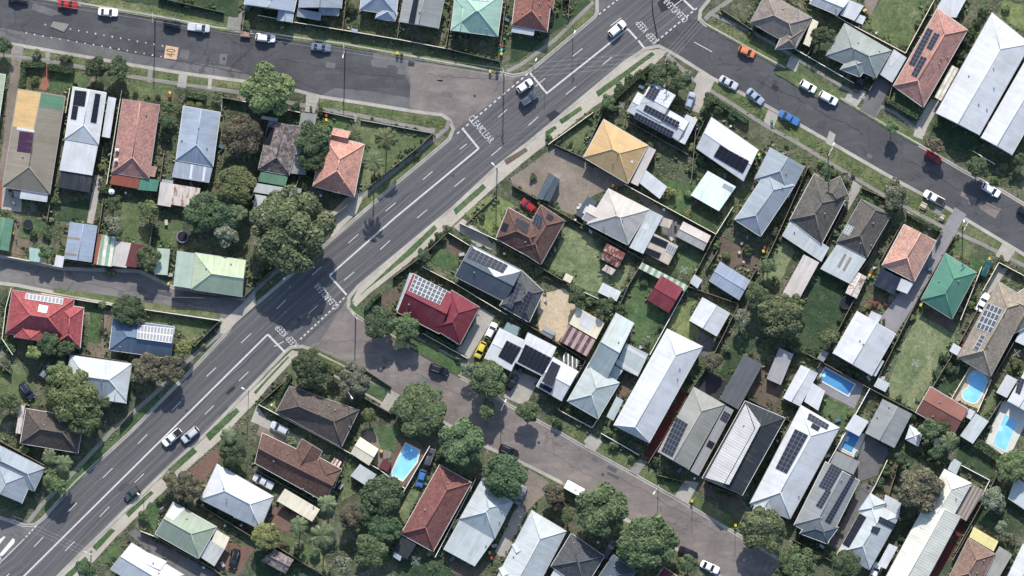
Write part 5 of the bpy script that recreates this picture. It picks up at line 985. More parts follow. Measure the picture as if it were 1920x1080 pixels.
for k in range(34):
    r9 = random.Random(k+400); a, b, w_ = r9.choice((((40,55),(900,165),26),((700,680),(1350,1000),22),((1300,90),(1900,430),24),((150,1000),(1150,120),40),((60,515),(420,580),12))); t = r9.random(); dx, dy = b[0]-a[0], b[1]-a[1]; L = math.hypot(dx, dy); ux, uy = dx/L, dy/L; o = r9.uniform(-w_, w_); x = a[0]+dx*t-uy*o; y = a[1]+dy*t+ux*o; l_, h_ = r9.uniform(4, 16), r9.uniform(2.5, 6)
    sheet('road_patch', groundmat(r9.choice(('asphalt_old','asphalt_new','asphalt_main','asphalt_toplight','asphalt_top'))), dens([(x-ux*l_+uy*h_, y-uy*l_-ux*h_), (x+ux*l_+uy*h_, y+uy*l_-ux*h_), (x+ux*l_-uy*h_, y+uy*l_+ux*h_), (x-ux*l_-uy*h_, y-uy*l_+ux*h_)], 5, .35, k), .0175+.0001*k)
# worn tyre and oil marks
for pts, w in (([(1223,0),(1224,30),(1231,60),(1234,85)],2.2),([(1222,10),(1228,45),(1232,80)],1.2)): strip('tyre_marks', groundmat('asphalt_new'), pts, w, .016)
YARDS = [inset(p, 1.2) for p in [(lambda P: P if sum(P[i].x*P[(i+1)%len(P)].y-P[(i+1)%len(P)].x*P[i].y for i in range(len(P))) > 0 else P[::-1])(w2(b)) for b in BLK.values()]]
# ---------------------------------------------------------------- vegetation
def crown_mesh(name, seed, nl, nleaf, ls, flat=.8, sparse=0.0):
    r = np.random.default_rng(seed); L = []
    for i in range(nl):
        d = r.normal(size=3); d[2] = abs(d[2])*.7 - .15; d /= np.linalg.norm(d); rad = r.uniform(.3, .80) if nl > 1 else 0
        L.append((d*rad*np.array([1,1,.75]), r.uniform(.24, .44)*(1 if nl < 12 else .78 if nl < 50 else .6) if nl > 3 else r.uniform(.5, .72)))
    if nl > 3: L.append((np.zeros(3), .52)); L += [(np.array([np.cos(t)*.3, np.sin(t)*.3, .05]), .4) for t in (0,2.1,4.2)]
    per = np.array([l[1]**2 for l in L]); per = (per/per.sum()*nleaf).astype(int); P = []; N = []
    for (c, lr), k in zip(L, per):
        d = r.normal(size=(k*2, 3)); d[:,2] += .35; d /= np.linalg.norm(d, axis=1)[:,None]
        q = c + d*(lr*(.72 + .34*r.random((k*2,1))**.6)); ok = np.ones(len(q), bool)
        for c2, l2 in L:
            if c2 is c: continue
            ok &= np.linalg.norm(q-c2, axis=1) > l2*.86
        ok &= q[:,2] > -.55
        q = q[ok][:k]; P.append(q); N.append(d[ok][:k])
    P = np.concatenate(P); N = np.concatenate(N); N = N*.85 + np.array([0,0,.3]) + r.normal(size=N.shape)*.5; N /= np.linalg.norm(N, axis=1)[:,None]
    t = np.cross(N, r.normal(size=N.shape)); t /= np.linalg.norm(t, axis=1)[:,None]; b = np.cross(N, t); s = ls*(.6+.8*r.random((len(P),1)))
    P = P*np.array([1,1,flat]); V = np.stack([P-t*s*.9, P-b*s*.55+N*s*.12, P+t*s*.9, P+b*s*.55+N*s*.12], 1).reshape(-1,3)
    # scale so the horizontal extent is about one
    ext = np.percentile(np.linalg.norm(V[:,:2], axis=1), 98.5); V = V/np.array([ext,ext,ext])
    me = bpy.data.meshes.new(name); n = len(P); me.vertices.add(4*n); me.vertices.foreach_set('co', V.astype('f').ravel())
    me.loops.add(4*n); me.loops.foreach_set('vertex_index', np.arange(4*n, dtype='i')); me.polygons.add(n); me.polygons.foreach_set('loop_start', np.arange(0, 4*n, 4, dtype='i')); me.polygons.foreach_set('loop_total', np.full(n, 4, dtype='i'))
    me.materials.append(leafmat('g')); me.update(calc_edges=True); return me
PROTO = {'XL':[crown_mesh('crown', 11+i, 80, 17000, .05, .8) for i in range(2)], 'L':[crown_mesh('crown', 21+i, 34, 7000, .078, .82) for i in range(4)], 'M':[crown_mesh('crown', 31+i, 14, 2400, .115, .85) for i in range(4)], 'S':[crown_mesh('shrub', 41+i, 4, 620, .19, .8) for i in range(4)],
 'PL':[crown_mesh('crown', 51+i, 18, 3300, .085, .8) for i in range(3)], 'PM':[crown_mesh('crown', 61+i, 9, 1000, .12, .85) for i in range(2)], 'BALL':[crown_mesh('shrub', 71, 1, 900, .12, .9)]}
def trunk_mesh(seed):
    r = random.Random(seed); mb = MB(); p = Vector((0,0,0)); top = Vector((r.uniform(-.08,.08), r.uniform(-.08,.08), .55)); mb.tube(p, top, .05, .036, 8)
    for k in range(6):
        a = k*1.05 + r.uniform(-.3,.3); q = top + Vector((math.cos(a)*r.uniform(.25,.42), math.sin(a)*r.uniform(.25,.42), r.uniform(.12,.34))); mb.tube(top-Vector((0,0,.05*k*.3)), q, .024, .01, 6)
        mb.tube(q, q+Vector((math.cos(a+.5)*.16, math.sin(a+.5)*.16, .12)), .01, .004, 5)
    return mb.mesh('trunk', simple('bark', (.11,.085,.065), .9), True)
TRUNKS = [trunk_mesh(i) for i in range(4)]
TONE = dict(d='dark green', g='mid green', l='light green', y='yellow green', b='brownish', p='pale grey green', m='olive green', m2='purple leaved', f='yellow flowering', r='red leaved')
def size_word(r): return 'tiny' if r < 7 else 'small' if r < 10 else 'modest' if r < 14 else 'medium' if r < 20 else 'broad' if r < 30 else 'large' if r < 45 else 'huge'
def slot(o, k): o.material_slots[0].link = 'OBJECT'; o.material_slots[0].material = leafmat(k)
def tree(i, x, y, r, k, hf=1.0):
    Rm = r*PX; rr = random.Random(i*13+5); h = (2.6 + 1.32*Rm)*hf; rz = Rm*.8*min(1,hf*1.1); a = rr.uniform(0, 6.28)
    if r < 14:
        ball = k == 'l' and r <= 8
        me = PROTO['BALL'][0] if ball else rr.choice(PROTO['S']); hh = min(Rm*.9, 1.6)
        o = link('shrub', me, None, W(x, y, GZ+Rm*.6)); o.scale = (Rm*rr.uniform(.92,1.12), Rm*rr.uniform(.92,1.12), Rm*rr.uniform(.85,1.15)); o.rotation_euler = (0,0,a); slot(o, k)
        auto(o, f'{size_word(r)} {TONE[k]} {"clipped round shrub" if ball else "shrub"}', 'shrub', 'garden shrubs', x, y); return
    c = W(x, y, h-rz); fam = 'XL' if r > 60 else ('PL' if k == 'p' and r >= 24 else 'PM' if k == 'p' else 'L' if r > 23 else 'M')
    root = link('tree', None, None, (c.x, c.y, GZ)); root.empty_display_size = .5
    auto(root, f'{size_word(r)} {TONE[k]} {"sparse " if k == "p" else ""}tree', 'tree', 'street and garden trees', x, y)
    t = link('trunk', rr.choice(TRUNKS), root, (0,0,-.05), a); th = (h-rz*.35); t.scale = (max(2.2, Rm*1.5), max(2.2, Rm*1.5), th)
    o = link('crown', rr.choice(PROTO[fam]), root, (0,0,h-rz-GZ), a+1); o.scale = (Rm*rr.uniform(.95,1.08), Rm*rr.uniform(.95,1.08), rz*1.05); slot(o, k)
for i, (x, y, r, k) in enumerate(TREES): tree(i, x, y, r, k, .55 if (x, y) == (795, 772) else 1.0)
# extra low shrubs along the fences and in the beds
SCAT = []
rs = random.Random(99)
ROOFS = [[W(*p) for p in w['p']] for d in HOUSES+SHEDS for w in d['wings']]
def free(x, y, m=0):
    p = W(x, y)
    if any(inpoly(p.x, p.y, q) for q in ROOFS): return False
    if any(math.dist((x, y), t[:2]) < t[2]*.9+3 for t in TREES): return False
    return True
HARD = [w2(p) for m, p in LAWNS if not m.startswith('lawn') and m not in ('soil','dirt')]
for c, pts, h in FENCES:
    for a, b in zip(pts, pts[1:]):
        L = math.dist(a, b); nx, ny = -(b[1]-a[1])/L, (b[0]-a[0])/L
        for k in range(int(L/19)):
            if rs.random() < .22: continue
            t = rs.random(); s = rs.choice((-1,1))*rs.uniform(5, 10); x = a[0]+(b[0]-a[0])*t+nx*s; y = a[1]+(b[1]-a[1])*t+ny*s; p = W(x, y)
            if free(x, y) and -5 < x < 1925 and -5 < y < 1085 and not any(inpoly(p.x, p.y, q) for q in HARD) and any(inpoly(p.x, p.y, inset2) for inset2 in YARDS): SCAT.append((x, y, rs.uniform(4, 10.5), rs.choice('dddddgggglbpy')))
for i, (x, y, r, k) in enumerate(rs.sample(SCAT, min(len(SCAT), 135))): tree(1000+i, x, y, r, k)
def palm_mesh(seed):
    r = random.Random(seed); mb = MB(); n = 13
    for k in range(n):
        a = 2*math.pi*k/n + r.uniform(-.15,.15); el = r.uniform(.1, .75); L = r.uniform(.85, 1.1); pts = []
        for j in range(8):
            t = j/7; rad = L*(math.sin(min(1.5, t*1.45))); z = el*.75*t - .85*t*t*(1.0-el*.3); pts.append(Vector((math.cos(a)*rad, math.sin(a)*rad, z)))
        side = Vector((-math.sin(a), math.cos(a), 0))
        for j in range(7):
            p, q = pts[j], pts[j+1]
            mb.face([p-side*.022, q-side*.022, q+side*.022, p+side*.022])
            for m in range(2):
                c = p.lerp(q, m/2.0); wd = .15*math.sin(math.pi*min(.98, (j+m/2+1)/8.3))+.04; f = (q-p).normalized()
                for sg in (-1, 1):
                    tip = c + side*sg*wd + f*.12 - Vector((0,0,.07)); mb.face([c-f*.02, c+f*.065, tip+f*.02, tip-f*.05] if sg > 0 else [c-f*.02, tip-f*.05, tip+f*.02, c+f*.065])
    return mb.mesh('crown', leafmat('palm'))
PALMM = [palm_mesh(i) for i in range(3)]
for i, (x, y, r, h) in enumerate(PALMS):
    c = W(x, y, h); root = link('palm_tree', None, None, (c.x, c.y, GZ)); auto(root, f'{"tall" if h > 8 else "short"} {size_word(r)} feathery palm', 'palm tree', 'palms', x, y)
    mb = MB()
    for k in range(6): mb.tube((0.06*math.sin(k), 0, h*k/6-.05), (0.06*math.sin(k+1), 0, h*(k+1)/6), .19-.012*k, .18-.012*(k+1), 9)
    link('trunk', mb.mesh('trunk', simple('palm_bark', (.19,.16,.13), .9), True), root)
    o = link('crown', PALMM[i%3], root, (0,0,h-GZ), i*1.3); o.scale = (r*PX*1.1, r*PX*1.1, r*PX*.9)
for i, (pts, w) in enumerate(HEDGES):
    rg = np.random.default_rng(i+300); P = w2(pts); V = []; hw = w*PX/2; hh = 1.7
    for a, b in zip(P, P[1:]):
        L = (b-a).length; n = int(L*hw*2*75); t = rg.random(n); u = rg.uniform(-1, 1, n); side = Vector((-(b-a).y, (b-a).x, 0)).normalized()
        for k in range(n):
            top = rg.random() < .6; uu = u[k] if top else math.copysign(1, u[k]); z = hh*(.95+.1*rg.random()) if top else hh*rg.random()
            V.append((a.lerp(b, t[k]) + side*hw*uu + Vector((0,0,GZ+z)), side*(0 if top else uu) + Vector((0,0,1 if top else .3))))
    mb = MB()
    for c, nn in V:
        nn = (nn + Vector(rg.normal(size=3))*.45).normalized(); t1 = nn.orthogonal().normalized(); t2 = nn.cross(t1); s = rg.uniform(.1,.2); mb.face([c-t1*s, c-t2*s*.6, c+t1*s, c+t2*s*.6])
    mid = ((pts[0][0]+pts[-1][0])/2, (pts[0][1]+pts[-1][1])/2); c = W(*mid)
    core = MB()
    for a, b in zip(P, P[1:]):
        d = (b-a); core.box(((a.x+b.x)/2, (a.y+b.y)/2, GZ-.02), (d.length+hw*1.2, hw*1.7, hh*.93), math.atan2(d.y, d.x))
    o = link('hedge', mb.mesh('hedge', leafmat('h'), origin=tuple(c)), None, c); auto(o, 'clipped dark green hedge', 'hedge', 'clipped hedges', *mid)
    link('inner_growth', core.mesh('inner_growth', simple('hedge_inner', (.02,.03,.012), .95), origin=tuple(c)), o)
# ---------------------------------------------------------------- fences
FM = dict(cream=((.60,.56,.46),'cream metal'), white=((.68,.67,.63),'white'), timber=((.17,.14,.115),'weathered timber'), slate=((.085,.095,.10),'dark grey'), steel=((.34,.35,.34),'low steel'))
for c, pts, h in FENCES:
    if c == 'steel': h = 1.0
    P = w2(pts); mid = pts[len(pts)//2] if len(pts) > 2 else ((pts[0][0]+pts[1][0])/2, (pts[0][1]+pts[1][1])/2); o0 = W(*mid); o0.z = GZ
    m = simple('fence_'+c, FM[c][0], .75, var=.25, scale=1.5); root = link('fence', None, None, o0); L = sum(math.dist(a, b) for a, b in zip(pts, pts[1:]))*PX
    word = 'short' if L < 5 else 'long' if L > 14 else 'plain'
    auto(root, f'{word} {FM[c][1]} {"bent " if len(pts) > 2 else ""}fence', 'fence', 'boundary fences', *mid)
    pan = MB(); cap = MB(); post = MB()
    for a, b in zip(P, P[1:]):
        d = (b-a); rz = math.atan2(d.y, d.x); mx, my = (a.x+b.x)/2, (a.y+b.y)/2
        pan.box((mx, my, GZ-.03), (d.length, .06, h), rz); cap.box((mx, my, GZ+h-.03), (d.length+.06, .15 if c in ('cream','white') else .12, .06), rz)
    link('panel', pan.mesh('panel', m, origin=tuple(o0)), root); link('top_rail', cap.mesh('top_rail', m, origin=tuple(o0)), root)
# ---------------------------------------------------------------- cars
DIM = dict(sedan=(4.7,1.82,1.44), hatch=(4.1,1.76,1.5), suv=(4.7,1.88,1.68), ute=(5.3,1.9,1.78))
GLASS = simple('car_glass', (.012,.015,.02), .06, var=.05, spec=.5); TYRE = simple('tyre_rubber', (.015,.015,.016), .8); RIM = simple('rim_alloy', (.35,.35,.36), .35); LAMP = simple('headlight_glass', (.22,.23,.24), .2); TAIL = simple('taillight_red', (.25,.012,.012), .25); BLACKP = simple('black_plastic', (.016,.016,.018), .6)
_cm = {}
def loft(secs, ny):
    mb = MB()
    for i in range(len(secs)-1):
        for j in range(ny-1): mb.face([secs[i][j], secs[i+1][j], secs[i+1][j+1], secs[i][j+1]])
    return mb
def car_parts(kind):
    if kind in _cm: return _cm[kind]
    L, Wd, Hh = DIM[kind]; hl = L/2; out = []
    # body shell: stations along x with half width and shoulder height
    xs = [-1,-.985,-.94,-.86,-.7,-.4,0,.35,.6,.8,.9,.96,.99,1.0]
    bw = [.70,.80,.90,.96,.99,1,1,1,.99,.965,.93,.85,.74,.62]
    zt = {'sedan':[.66,.8,.9,.93,.95,.95,.95,.94,.91,.86,.81,.75,.66,.58],'hatch':[.7,.84,.95,.97,.98,.97,.96,.96,.93,.88,.83,.77,.68,.6],'suv':[.78,.95,1.05,1.07,1.07,1.06,1.05,1.05,1.03,.98,.93,.86,.76,.66],'ute':[.8,.95,1.02,1.04,1.05,1.06,1.07,1.08,1.06,1.02,.97,.9,.8,.7]}[kind]
    secs = []
    for x, w, z in zip(xs, bw, zt):
        hw = Wd/2*w; X = x*hl
        secs.append([Vector((X,-hw*.93,.28)),Vector((X,-hw,.5)),Vector((X,-hw*.985,z-.12)),Vector((X,-hw*.90,z-.02)),Vector((X,-hw*.5,z+.02)),Vector((X,0,z+.03)),Vector((X,hw*.5,z+.02)),Vector((X,hw*.90,z-.02)),Vector((X,hw*.985,z-.12)),Vector((X,hw,.5)),Vector((X,hw*.93,.28))])
    mb = loft(secs, 11); mb.face(secs[0]); mb.face(secs[-1][::-1]); out.append(('body', mb, 'P', True))
    # greenhouse
    cab = {'sedan':(-.72,-.40,.10,.42),'hatch':(-.93,-.70,.12,.50),'suv':(-.94,-.76,.16,.50),'ute':(-.28,-.20,.28,.58)}[kind]
    xb0, xb1, xf1, xf0 = [c*hl for c in cab]; zs = {'sedan':.93,'hatch':.95,'suv':1.04,'ute':1.06}[kind]; zr = Hh; wr = Wd/2*.70; wb = Wd/2*.88
    rb, rf = (xb1, zr), (xf1, zr)
    mb = MB(); nx = 8; grid = []
    for i in range(nx+1):
        x = xb1 + (xf1-xb1)*i/nx; e = 1-abs(2*i/nx-1)**3; grid.append([Vector((x, wr*v, zr-.05+.05*e*(1-abs(v)**3)*1.0+ .03*(1-v*v))) for v in (-1,-.8,-.4,0,.4,.8,1)])
    mb = loft(grid, 7); out.append(('roof', mb, 'P', True))
    zl = [grid[0][0].z, grid[-1][0].z]
    q = [Vector((xf0,-wb*.92,zs)), Vector((xf0,wb*.92,zs)), Vector((xf1,wr,zl[1])), Vector((xf1,-wr,zl[1]))]; mb = MB(); mb.face(q); out.append(('windscreen', mb, 'G', False))
    q = [Vector((xb0,wb*.92,zs)), Vector((xb0,-wb*.92,zs)), Vector((xb1,-wr,zl[0])), Vector((xb1,wr,zl[0]))]; mb = MB(); mb.face(q); out.append(('rear_window', mb, 'G', False))
    for s in (-1, 1):
        a, b, c, d = Vector((xb0,s*wb*.92,zs)), Vector((xf0,s*wb*.92,zs)), Vector((xf1,s*wr,zl[1])), Vector((xb1,s*wr,zl[0])); mb = MB(); mb.face([a,b,c,d] if s < 0 else [d,c,b,a]); out.append(('side_window', mb, 'G', False))
        for x in (-.62*hl, .62*hl):
            t = MB(); y = s*(Wd/2-.11); t.tube((x, y-.11, .33), (x, y+.11, .33), .33, n=16); out.append(('wheel', t, 'T', True))
        mb = MB(); mb.box((hl*.93, s*Wd*.33, zt[10]-.16), (.24,.30,.12), -s*.25); out.append(('headlight', mb, 'H', False))
        mb = MB(); mb.box((-hl*.97, s*Wd*.36, zt[2]-.22), (.12,.28,.2), s*.15); out.append(('taillight', mb, 'R', False))
        mb = MB(); mb.box((xf0-.25, s*(Wd/2+.06), zs-.02), (.14,.22,.14)); out.append(('wing_mirror', mb, 'P', False))
    if kind == 'ute':
        mb = MB(); x0, x1 = -hl*.96, cab[0]*hl-.08; mb.box(((x0+x1)/2, 0, zt[5]-.02), (x1-x0, Wd*.82, .07)); out.append(('tray', mb, 'B', False))
    if kind == 'suv':
        for s in (-1, 1): mb = MB(); mb.tube((xb1+.1, s*wr*.9, zr+.05), (xf1-.1, s*wr*.9, zr+.05), .025); out.append(('roof_rail', mb, 'X', True))
    if kind in ('suv',):
        pass
    _cm[kind] = out; return out
_cmesh = {}
def car(label, kind, col, p, rot, opt=None):
    root = empty('car', W(*p, .0), label, 'car' if kind != 'ute' else 'utility', 'cars on the roads and drives', rot); onblk = any(inpoly(root.location.x, root.location.y, q) for q in BW)
    root.location.z = GZ+.04 if onblk else .01
    for k, (nm, mb, m, sm) in enumerate(car_parts(kind)):
        mat = {'P':carpaint(col),'G':GLASS,'T':TYRE,'H':LAMP,'R':TAIL,'X':RIM,'B':(carpaint(col) if opt == 'covered' else BLACKP)}[m]; key = (kind, k, col if m == 'P' else '', opt if m == 'B' else '', col if m == 'B' else '')
        if key not in _cmesh: _cmesh[key] = mb.mesh(nm, mat, sm)
        o = link(nm, _cmesh[key], root)
        if nm == 'wheel':
            kk = ('rim', kind, k)
            if kk not in _cmesh:
                xs_ = [v[0] for v in mb.v]; ys_ = [v[1] for v in mb.v]; cx = (min(xs_)+max(xs_))/2; s = 1 if ys_[0] > 0 else -1; ye = max(ys_) if s > 0 else min(ys_); r = MB(); r.tube((cx, ye-.01*s, .33), (cx, ye+.012*s, .33), .21, n=14); _cmesh[kk] = r.mesh('rim', RIM, False)
            link('rim', _cmesh[kk], o)
    return root
BW = [w2(p) for p in BLK.values()]
for a in CARS: car(*a)
for k, sx in ((1157.5,54.5),): pass
for p, a in TRAIL:
    root = empty('trailer', W(*p, .01), 'small box trailer with brown load parked behind a white car', 'trailer', None, a); mb = MB(); mb.box((0,0,.45),(2.3,1.4,.08))
    for s in (-1,1): mb.box((0,s*.7,.45),(2.3,.05,.4))
    for s in (-1,1): mb.box((s*1.15,0,.45),(.05,1.4,.4))
    link('tray', mb.mesh('tray', simple('trailer_steel',(.18,.15,.14))), root); mb = MB(); mb.box((0,0,.53),(2.1,1.25,.3),0,0,.85); link('load', mb.mesh('load', simple('trailer_load',(.27,.17,.12))), root); mb = MB(); mb.tube((1.1,0,.5),(2.0,0,.45),.04); link('drawbar', mb.mesh('drawbar', BLACKP), root)
    for s in (-1,1): mb = MB(); mb.tube((0,s*.74,.3),(0,s*.92,.3),.3,n=14); link('wheel', mb.mesh('wheel', TYRE), root)
for p, a in CARAV:
    root = empty('caravan', W(*p, .01), 'white caravan parked on the verge beside a big round tree', 'caravan', None, a); mb = MB()
    x = [-2.35,-2.3,-2.1,0,2.1,2.3,2.35]; w = [.85,1.0,1.1,1.12,1.1,1.0,.85]; z = [2.2,2.4,2.5,2.55,2.5,2.35,2.0]
    se = [[Vector((X,-Y,.5)),Vector((X,-Y,Z-.25)),Vector((X,-Y*.9,Z-.05)),Vector((X,0,Z)),Vector((X,Y*.9,Z-.05)),Vector((X,Y,Z-.25)),Vector((X,Y,.5))] for X,Y,Z in zip(x,w,z)]
    mb = loft(se, 7); mb.face(se[0]); mb.face(se[-1][::-1]); link('shell', mb.mesh('shell', simple('caravan_white',(.70,.70,.68),.4), True), root)
    mb = MB(); mb.box((.3,.1,2.52),(.6,.6,.12)); link('roof_hatch', mb.mesh('roof_hatch', simple('hatch_plastic',(.5,.48,.42))), root); mb = MB(); mb.tube((-2.2,0,.5),(-3.3,0,.45),.06); link('drawbar', mb.mesh('drawbar', BLACKP), root)
    for s in (-1,1): mb = MB(); mb.tube((0,s*.9,.33),(0,s*1.1,.33),.33,n=14); link('wheel', mb.mesh('wheel', TYRE), root)
    for s in (-1,1): mb = MB(); mb.box((.2,s*1.12,1.3),(1.2,.05,.6)); link('window', mb.mesh('window', GLASS), root)
# ---------------------------------------------------------------- garden things
for p, r, c in TRAMPS:
    R_ = r*PX; root = link('trampoline', None, None, W(*p, GZ)); auto(root, f'round trampoline with {"red and blue" if c == "red" else "black"} rim', 'trampoline', None, *p)
    mb = MB(); mb.tube((0,0,.8),(0,0,.82),R_*.88,n=28); link('mat', mb.mesh('mat', simple('tramp_mat',(.012,.013,.016),.7)), root)
    mb = MB(); mb.ring((0,0,.82), R_*.95, .09); link('rim_pad', mb.mesh('rim_pad', simple('tramp_pad_'+c, (.16,.045,.06) if c == 'red' else (.035,.04,.045)), True), root)
    for k in range(6): a = k*math.pi/3; mb = MB(); mb.tube((math.cos(a)*R_*.93,math.sin(a)*R_*.93,0),(math.cos(a)*R_*.93,math.sin(a)*R_*.93,.82),.03); link('leg', mb.mesh('leg', RIM), root)
    if c == 'red':
        mb = MB(); mb.ring((0,0,2.3), R_*.97, .05); link('top_ring', mb.mesh('top_ring', simple('tramp_ring',(.25,.3,.5)), True), root)
        for k in range(6): a = k*math.pi/3; mb = MB(); mb.tube((math.cos(a)*R_,math.sin(a)*R_,0),(math.cos(a)*R_,math.sin(a)*R_,2.3),.035); link('net_pole', mb.mesh('net_pole', simple('tramp_pole',(.35,.08,.1))), root)
for p, r, c in TANKS:
    R_ = r*PX; root = link('water_tank', None, None, W(*p, GZ)); auto(root, f'round {c} water tank', 'water tank', None, *p); m = simple('tank_'+c, (.66,.66,.64) if c == 'white' else (.52,.45,.34), .6)
    mb = MB(); mb.tube((0,0,-.03),(0,0,1.6),R_,n=28); link('shell', mb.mesh('shell', m), root); mb = MB(); mb.tube((0,0,1.6),(0,0,1.85),R_,R_*.25,28); mb.tube((0,0,1.85),(0,0,1.95),R_*.25,n=16); link('lid', mb.mesh('lid', m), root)
for p, l, w, a in TABLES:
    root = link('picnic_table', None, None, W(*p, GZ), a); auto(root, 'pale outdoor table', 'table', 'outdoor tables', *p); m = simple('table_timber',(.38,.33,.27)); l *= PX; w *= PX
    mb = MB(); mb.box((0,0,.7),(l,w,.06)); link('tabletop', mb.mesh('tabletop', m), root)
    for sx in (-1,1):
        for sy in (-1,1): mb = MB(); mb.box((sx*l*.4,sy*w*.38,-.02),(.07,.07,.72)); link('leg', mb.mesh('leg', m), root)
    if l > .9:
        for sy in (-1,1): mb = MB(); mb.box((0,sy*(w*.5+.3),.42),(l*.9,.28,.05)); mb.box((l*.3,sy*(w*.5+.3),-.02),(.06,.2,.44)); mb.box((-l*.3,sy*(w*.5+.3),-.02),(.06,.2,.44)); link('bench', mb.mesh('bench', m), root)
LIDC = dict(y=('yellow',(.46,.35,.06)), r=('red',(.26,.04,.035)), g=('green',(.06,.20,.09)), d=('black',(.02,.02,.022)), t=('teal',(.12,.42,.38)))
_bm = {}
def binmesh():
    mb = MB(); mb.box((0,0,.06),(.5,.6,.92),0,0,1.14); _bm['b'] = mb.mesh('tub', simple('bin_green',(.022,.032,.028),.5))
    w = MB(); w.tube((-.3,-.28,.1),(.3,-.28,.1),.1,n=12); _bm['w'] = w.mesh('wheel', TYRE)
    h = MB(); h.tube((-.25,-.42,.95),(.25,-.42,.95),.025); _bm['h'] = h.mesh('handle', BLACKP)
binmesh()
for x, y, c in BINL:
    nm, col = LIDC[c]; root = link('wheelie_bin', None, None, W(x, y, GZ), rs.uniform(-.6,.6)); auto(root, f'wheelie bin with {nm} lid', 'bin', 'wheelie bins', x, y)
    if not any(inpoly(root.location.x, root.location.y, q) for q in BW): root.location.z = .02
    link('tub', _bm['b'], root); link('wheel', _bm['w'], root); link('handle', _bm['h'], root)
    if 'l'+c not in _bm: mb = MB(); mb.box((0,.01,.98),(.58,.7,.07),0,0,.9); _bm['l'+c] = mb.mesh('lid', simple('lid_'+nm, col, .5))
    link('lid', _bm['l'+c], root)
# pots, chairs, boxes and barbecues standing about the yards
ITEMS = dict(chair=('white plastic garden chair','garden chair','garden chairs'), pot=('terracotta pot plant','pot plant','pot plants'), box=('grey storage box','storage box','storage boxes'), blue=('blue storage box','storage box','storage boxes'), bbq=('black barbecue','barbecue','barbecues'))
_im = {}
def item(k):
    if k in _im: return _im[k]
    out = []
    if k == 'chair':
        m = simple('chair_plastic', (.62,.62,.60), .5); b = MB(); b.box((0,0,.42),(.5,.5,.05)); out.append(('seat', b.mesh('seat', m))); b = MB(); b.box((-.24,0,.45),(.05,.5,.45)); out.append(('backrest', b.mesh('backrest', m)))
        for x in (-.2,.2):
            for y in (-.2,.2): b = MB(); b.box((x,y,0),(.05,.05,.42)); out.append(('leg', b.mesh('leg', m)))
    elif k == 'pot':
        b = MB(); b.tube((0,0,0),(0,0,.5),.22,.34,14); out.append(('pot', b.mesh('pot', simple('terracotta', (.28,.12,.075))))); out.append(('foliage', None))
    elif k in ('box','blue'):
        m = simple('box_'+k, (.30,.30,.29) if k == 'box' else (.07,.12,.18), .5); b = MB(); b.box((0,0,0),(1.25,.65,.55),0,0,1.03); out.append(('body', b.mesh('body', m))); b = MB(); b.box((0,0,.55),(1.34,.74,.07),0,0,.94); out.append(('lid', b.mesh('lid', m)))
    else:
        b = MB(); b.box((0,0,.75),(1.1,.55,.22),0,0,1.05); out.append(('firebox', b.mesh('firebox', simple('bbq_black', (.02,.02,.021), .4)))); b = MB(); b.tube((-.5,0,1.0),(.5,0,1.0),.27,n=14); out.append(('hood', b.mesh('hood', simple('bbq_steel', (.14,.14,.15), .35))))
        for x in (-.45,.45):
            for y in (-.2,.2): b = MB(); b.box((x,y,0),(.05,.05,.76)); out.append(('leg', b.mesh('leg', BLACKP)))
    _im[k] = out; return out
ri_ = random.Random(17); nit = 0
for d in HOUSES:
    for w in d['wings']:
        for e in range(4):
            if ri_.random() < .25: continue
            a, b = w['p'][e], w['p'][(e+1)%4]; L = math.dist(a, b)
            if L < 12: continue
            t = ri_.uniform(.1,.9); s_ = ri_.uniform(6, 15)*ri_.choice((-1,1)); x = a[0]+(b[0]-a[0])*t-(b[1]-a[1])/L*s_; y = a[1]+(b[1]-a[1])*t+(b[0]-a[0])/L*s_; p = W(x, y, GZ+.09)
            if not free(x, y) or not any(inpoly(p.x, p.y, q) for q in YARDS) or not (2 < x < 1918 and 2 < y < 1078) or nit > 210: continue
            k = ri_.choice(('chair','chair','pot','pot','pot','box','blue','bbq')); nit += 1; lb, ct, gp = ITEMS[k]
            root = link(ct.replace(' ','_'), None, None, p, ri_.uniform(0,6.28)); auto(root, lb, ct, gp, x, y)
            for nm, me in item(k):
                if me is None: o = link(nm, PROTO['S'][nit%4], root, (0,0,.72)); o.scale = (.5,.5,.45); slot(o, ri_.choice('gdly'))
                else: link(nm, me, root)
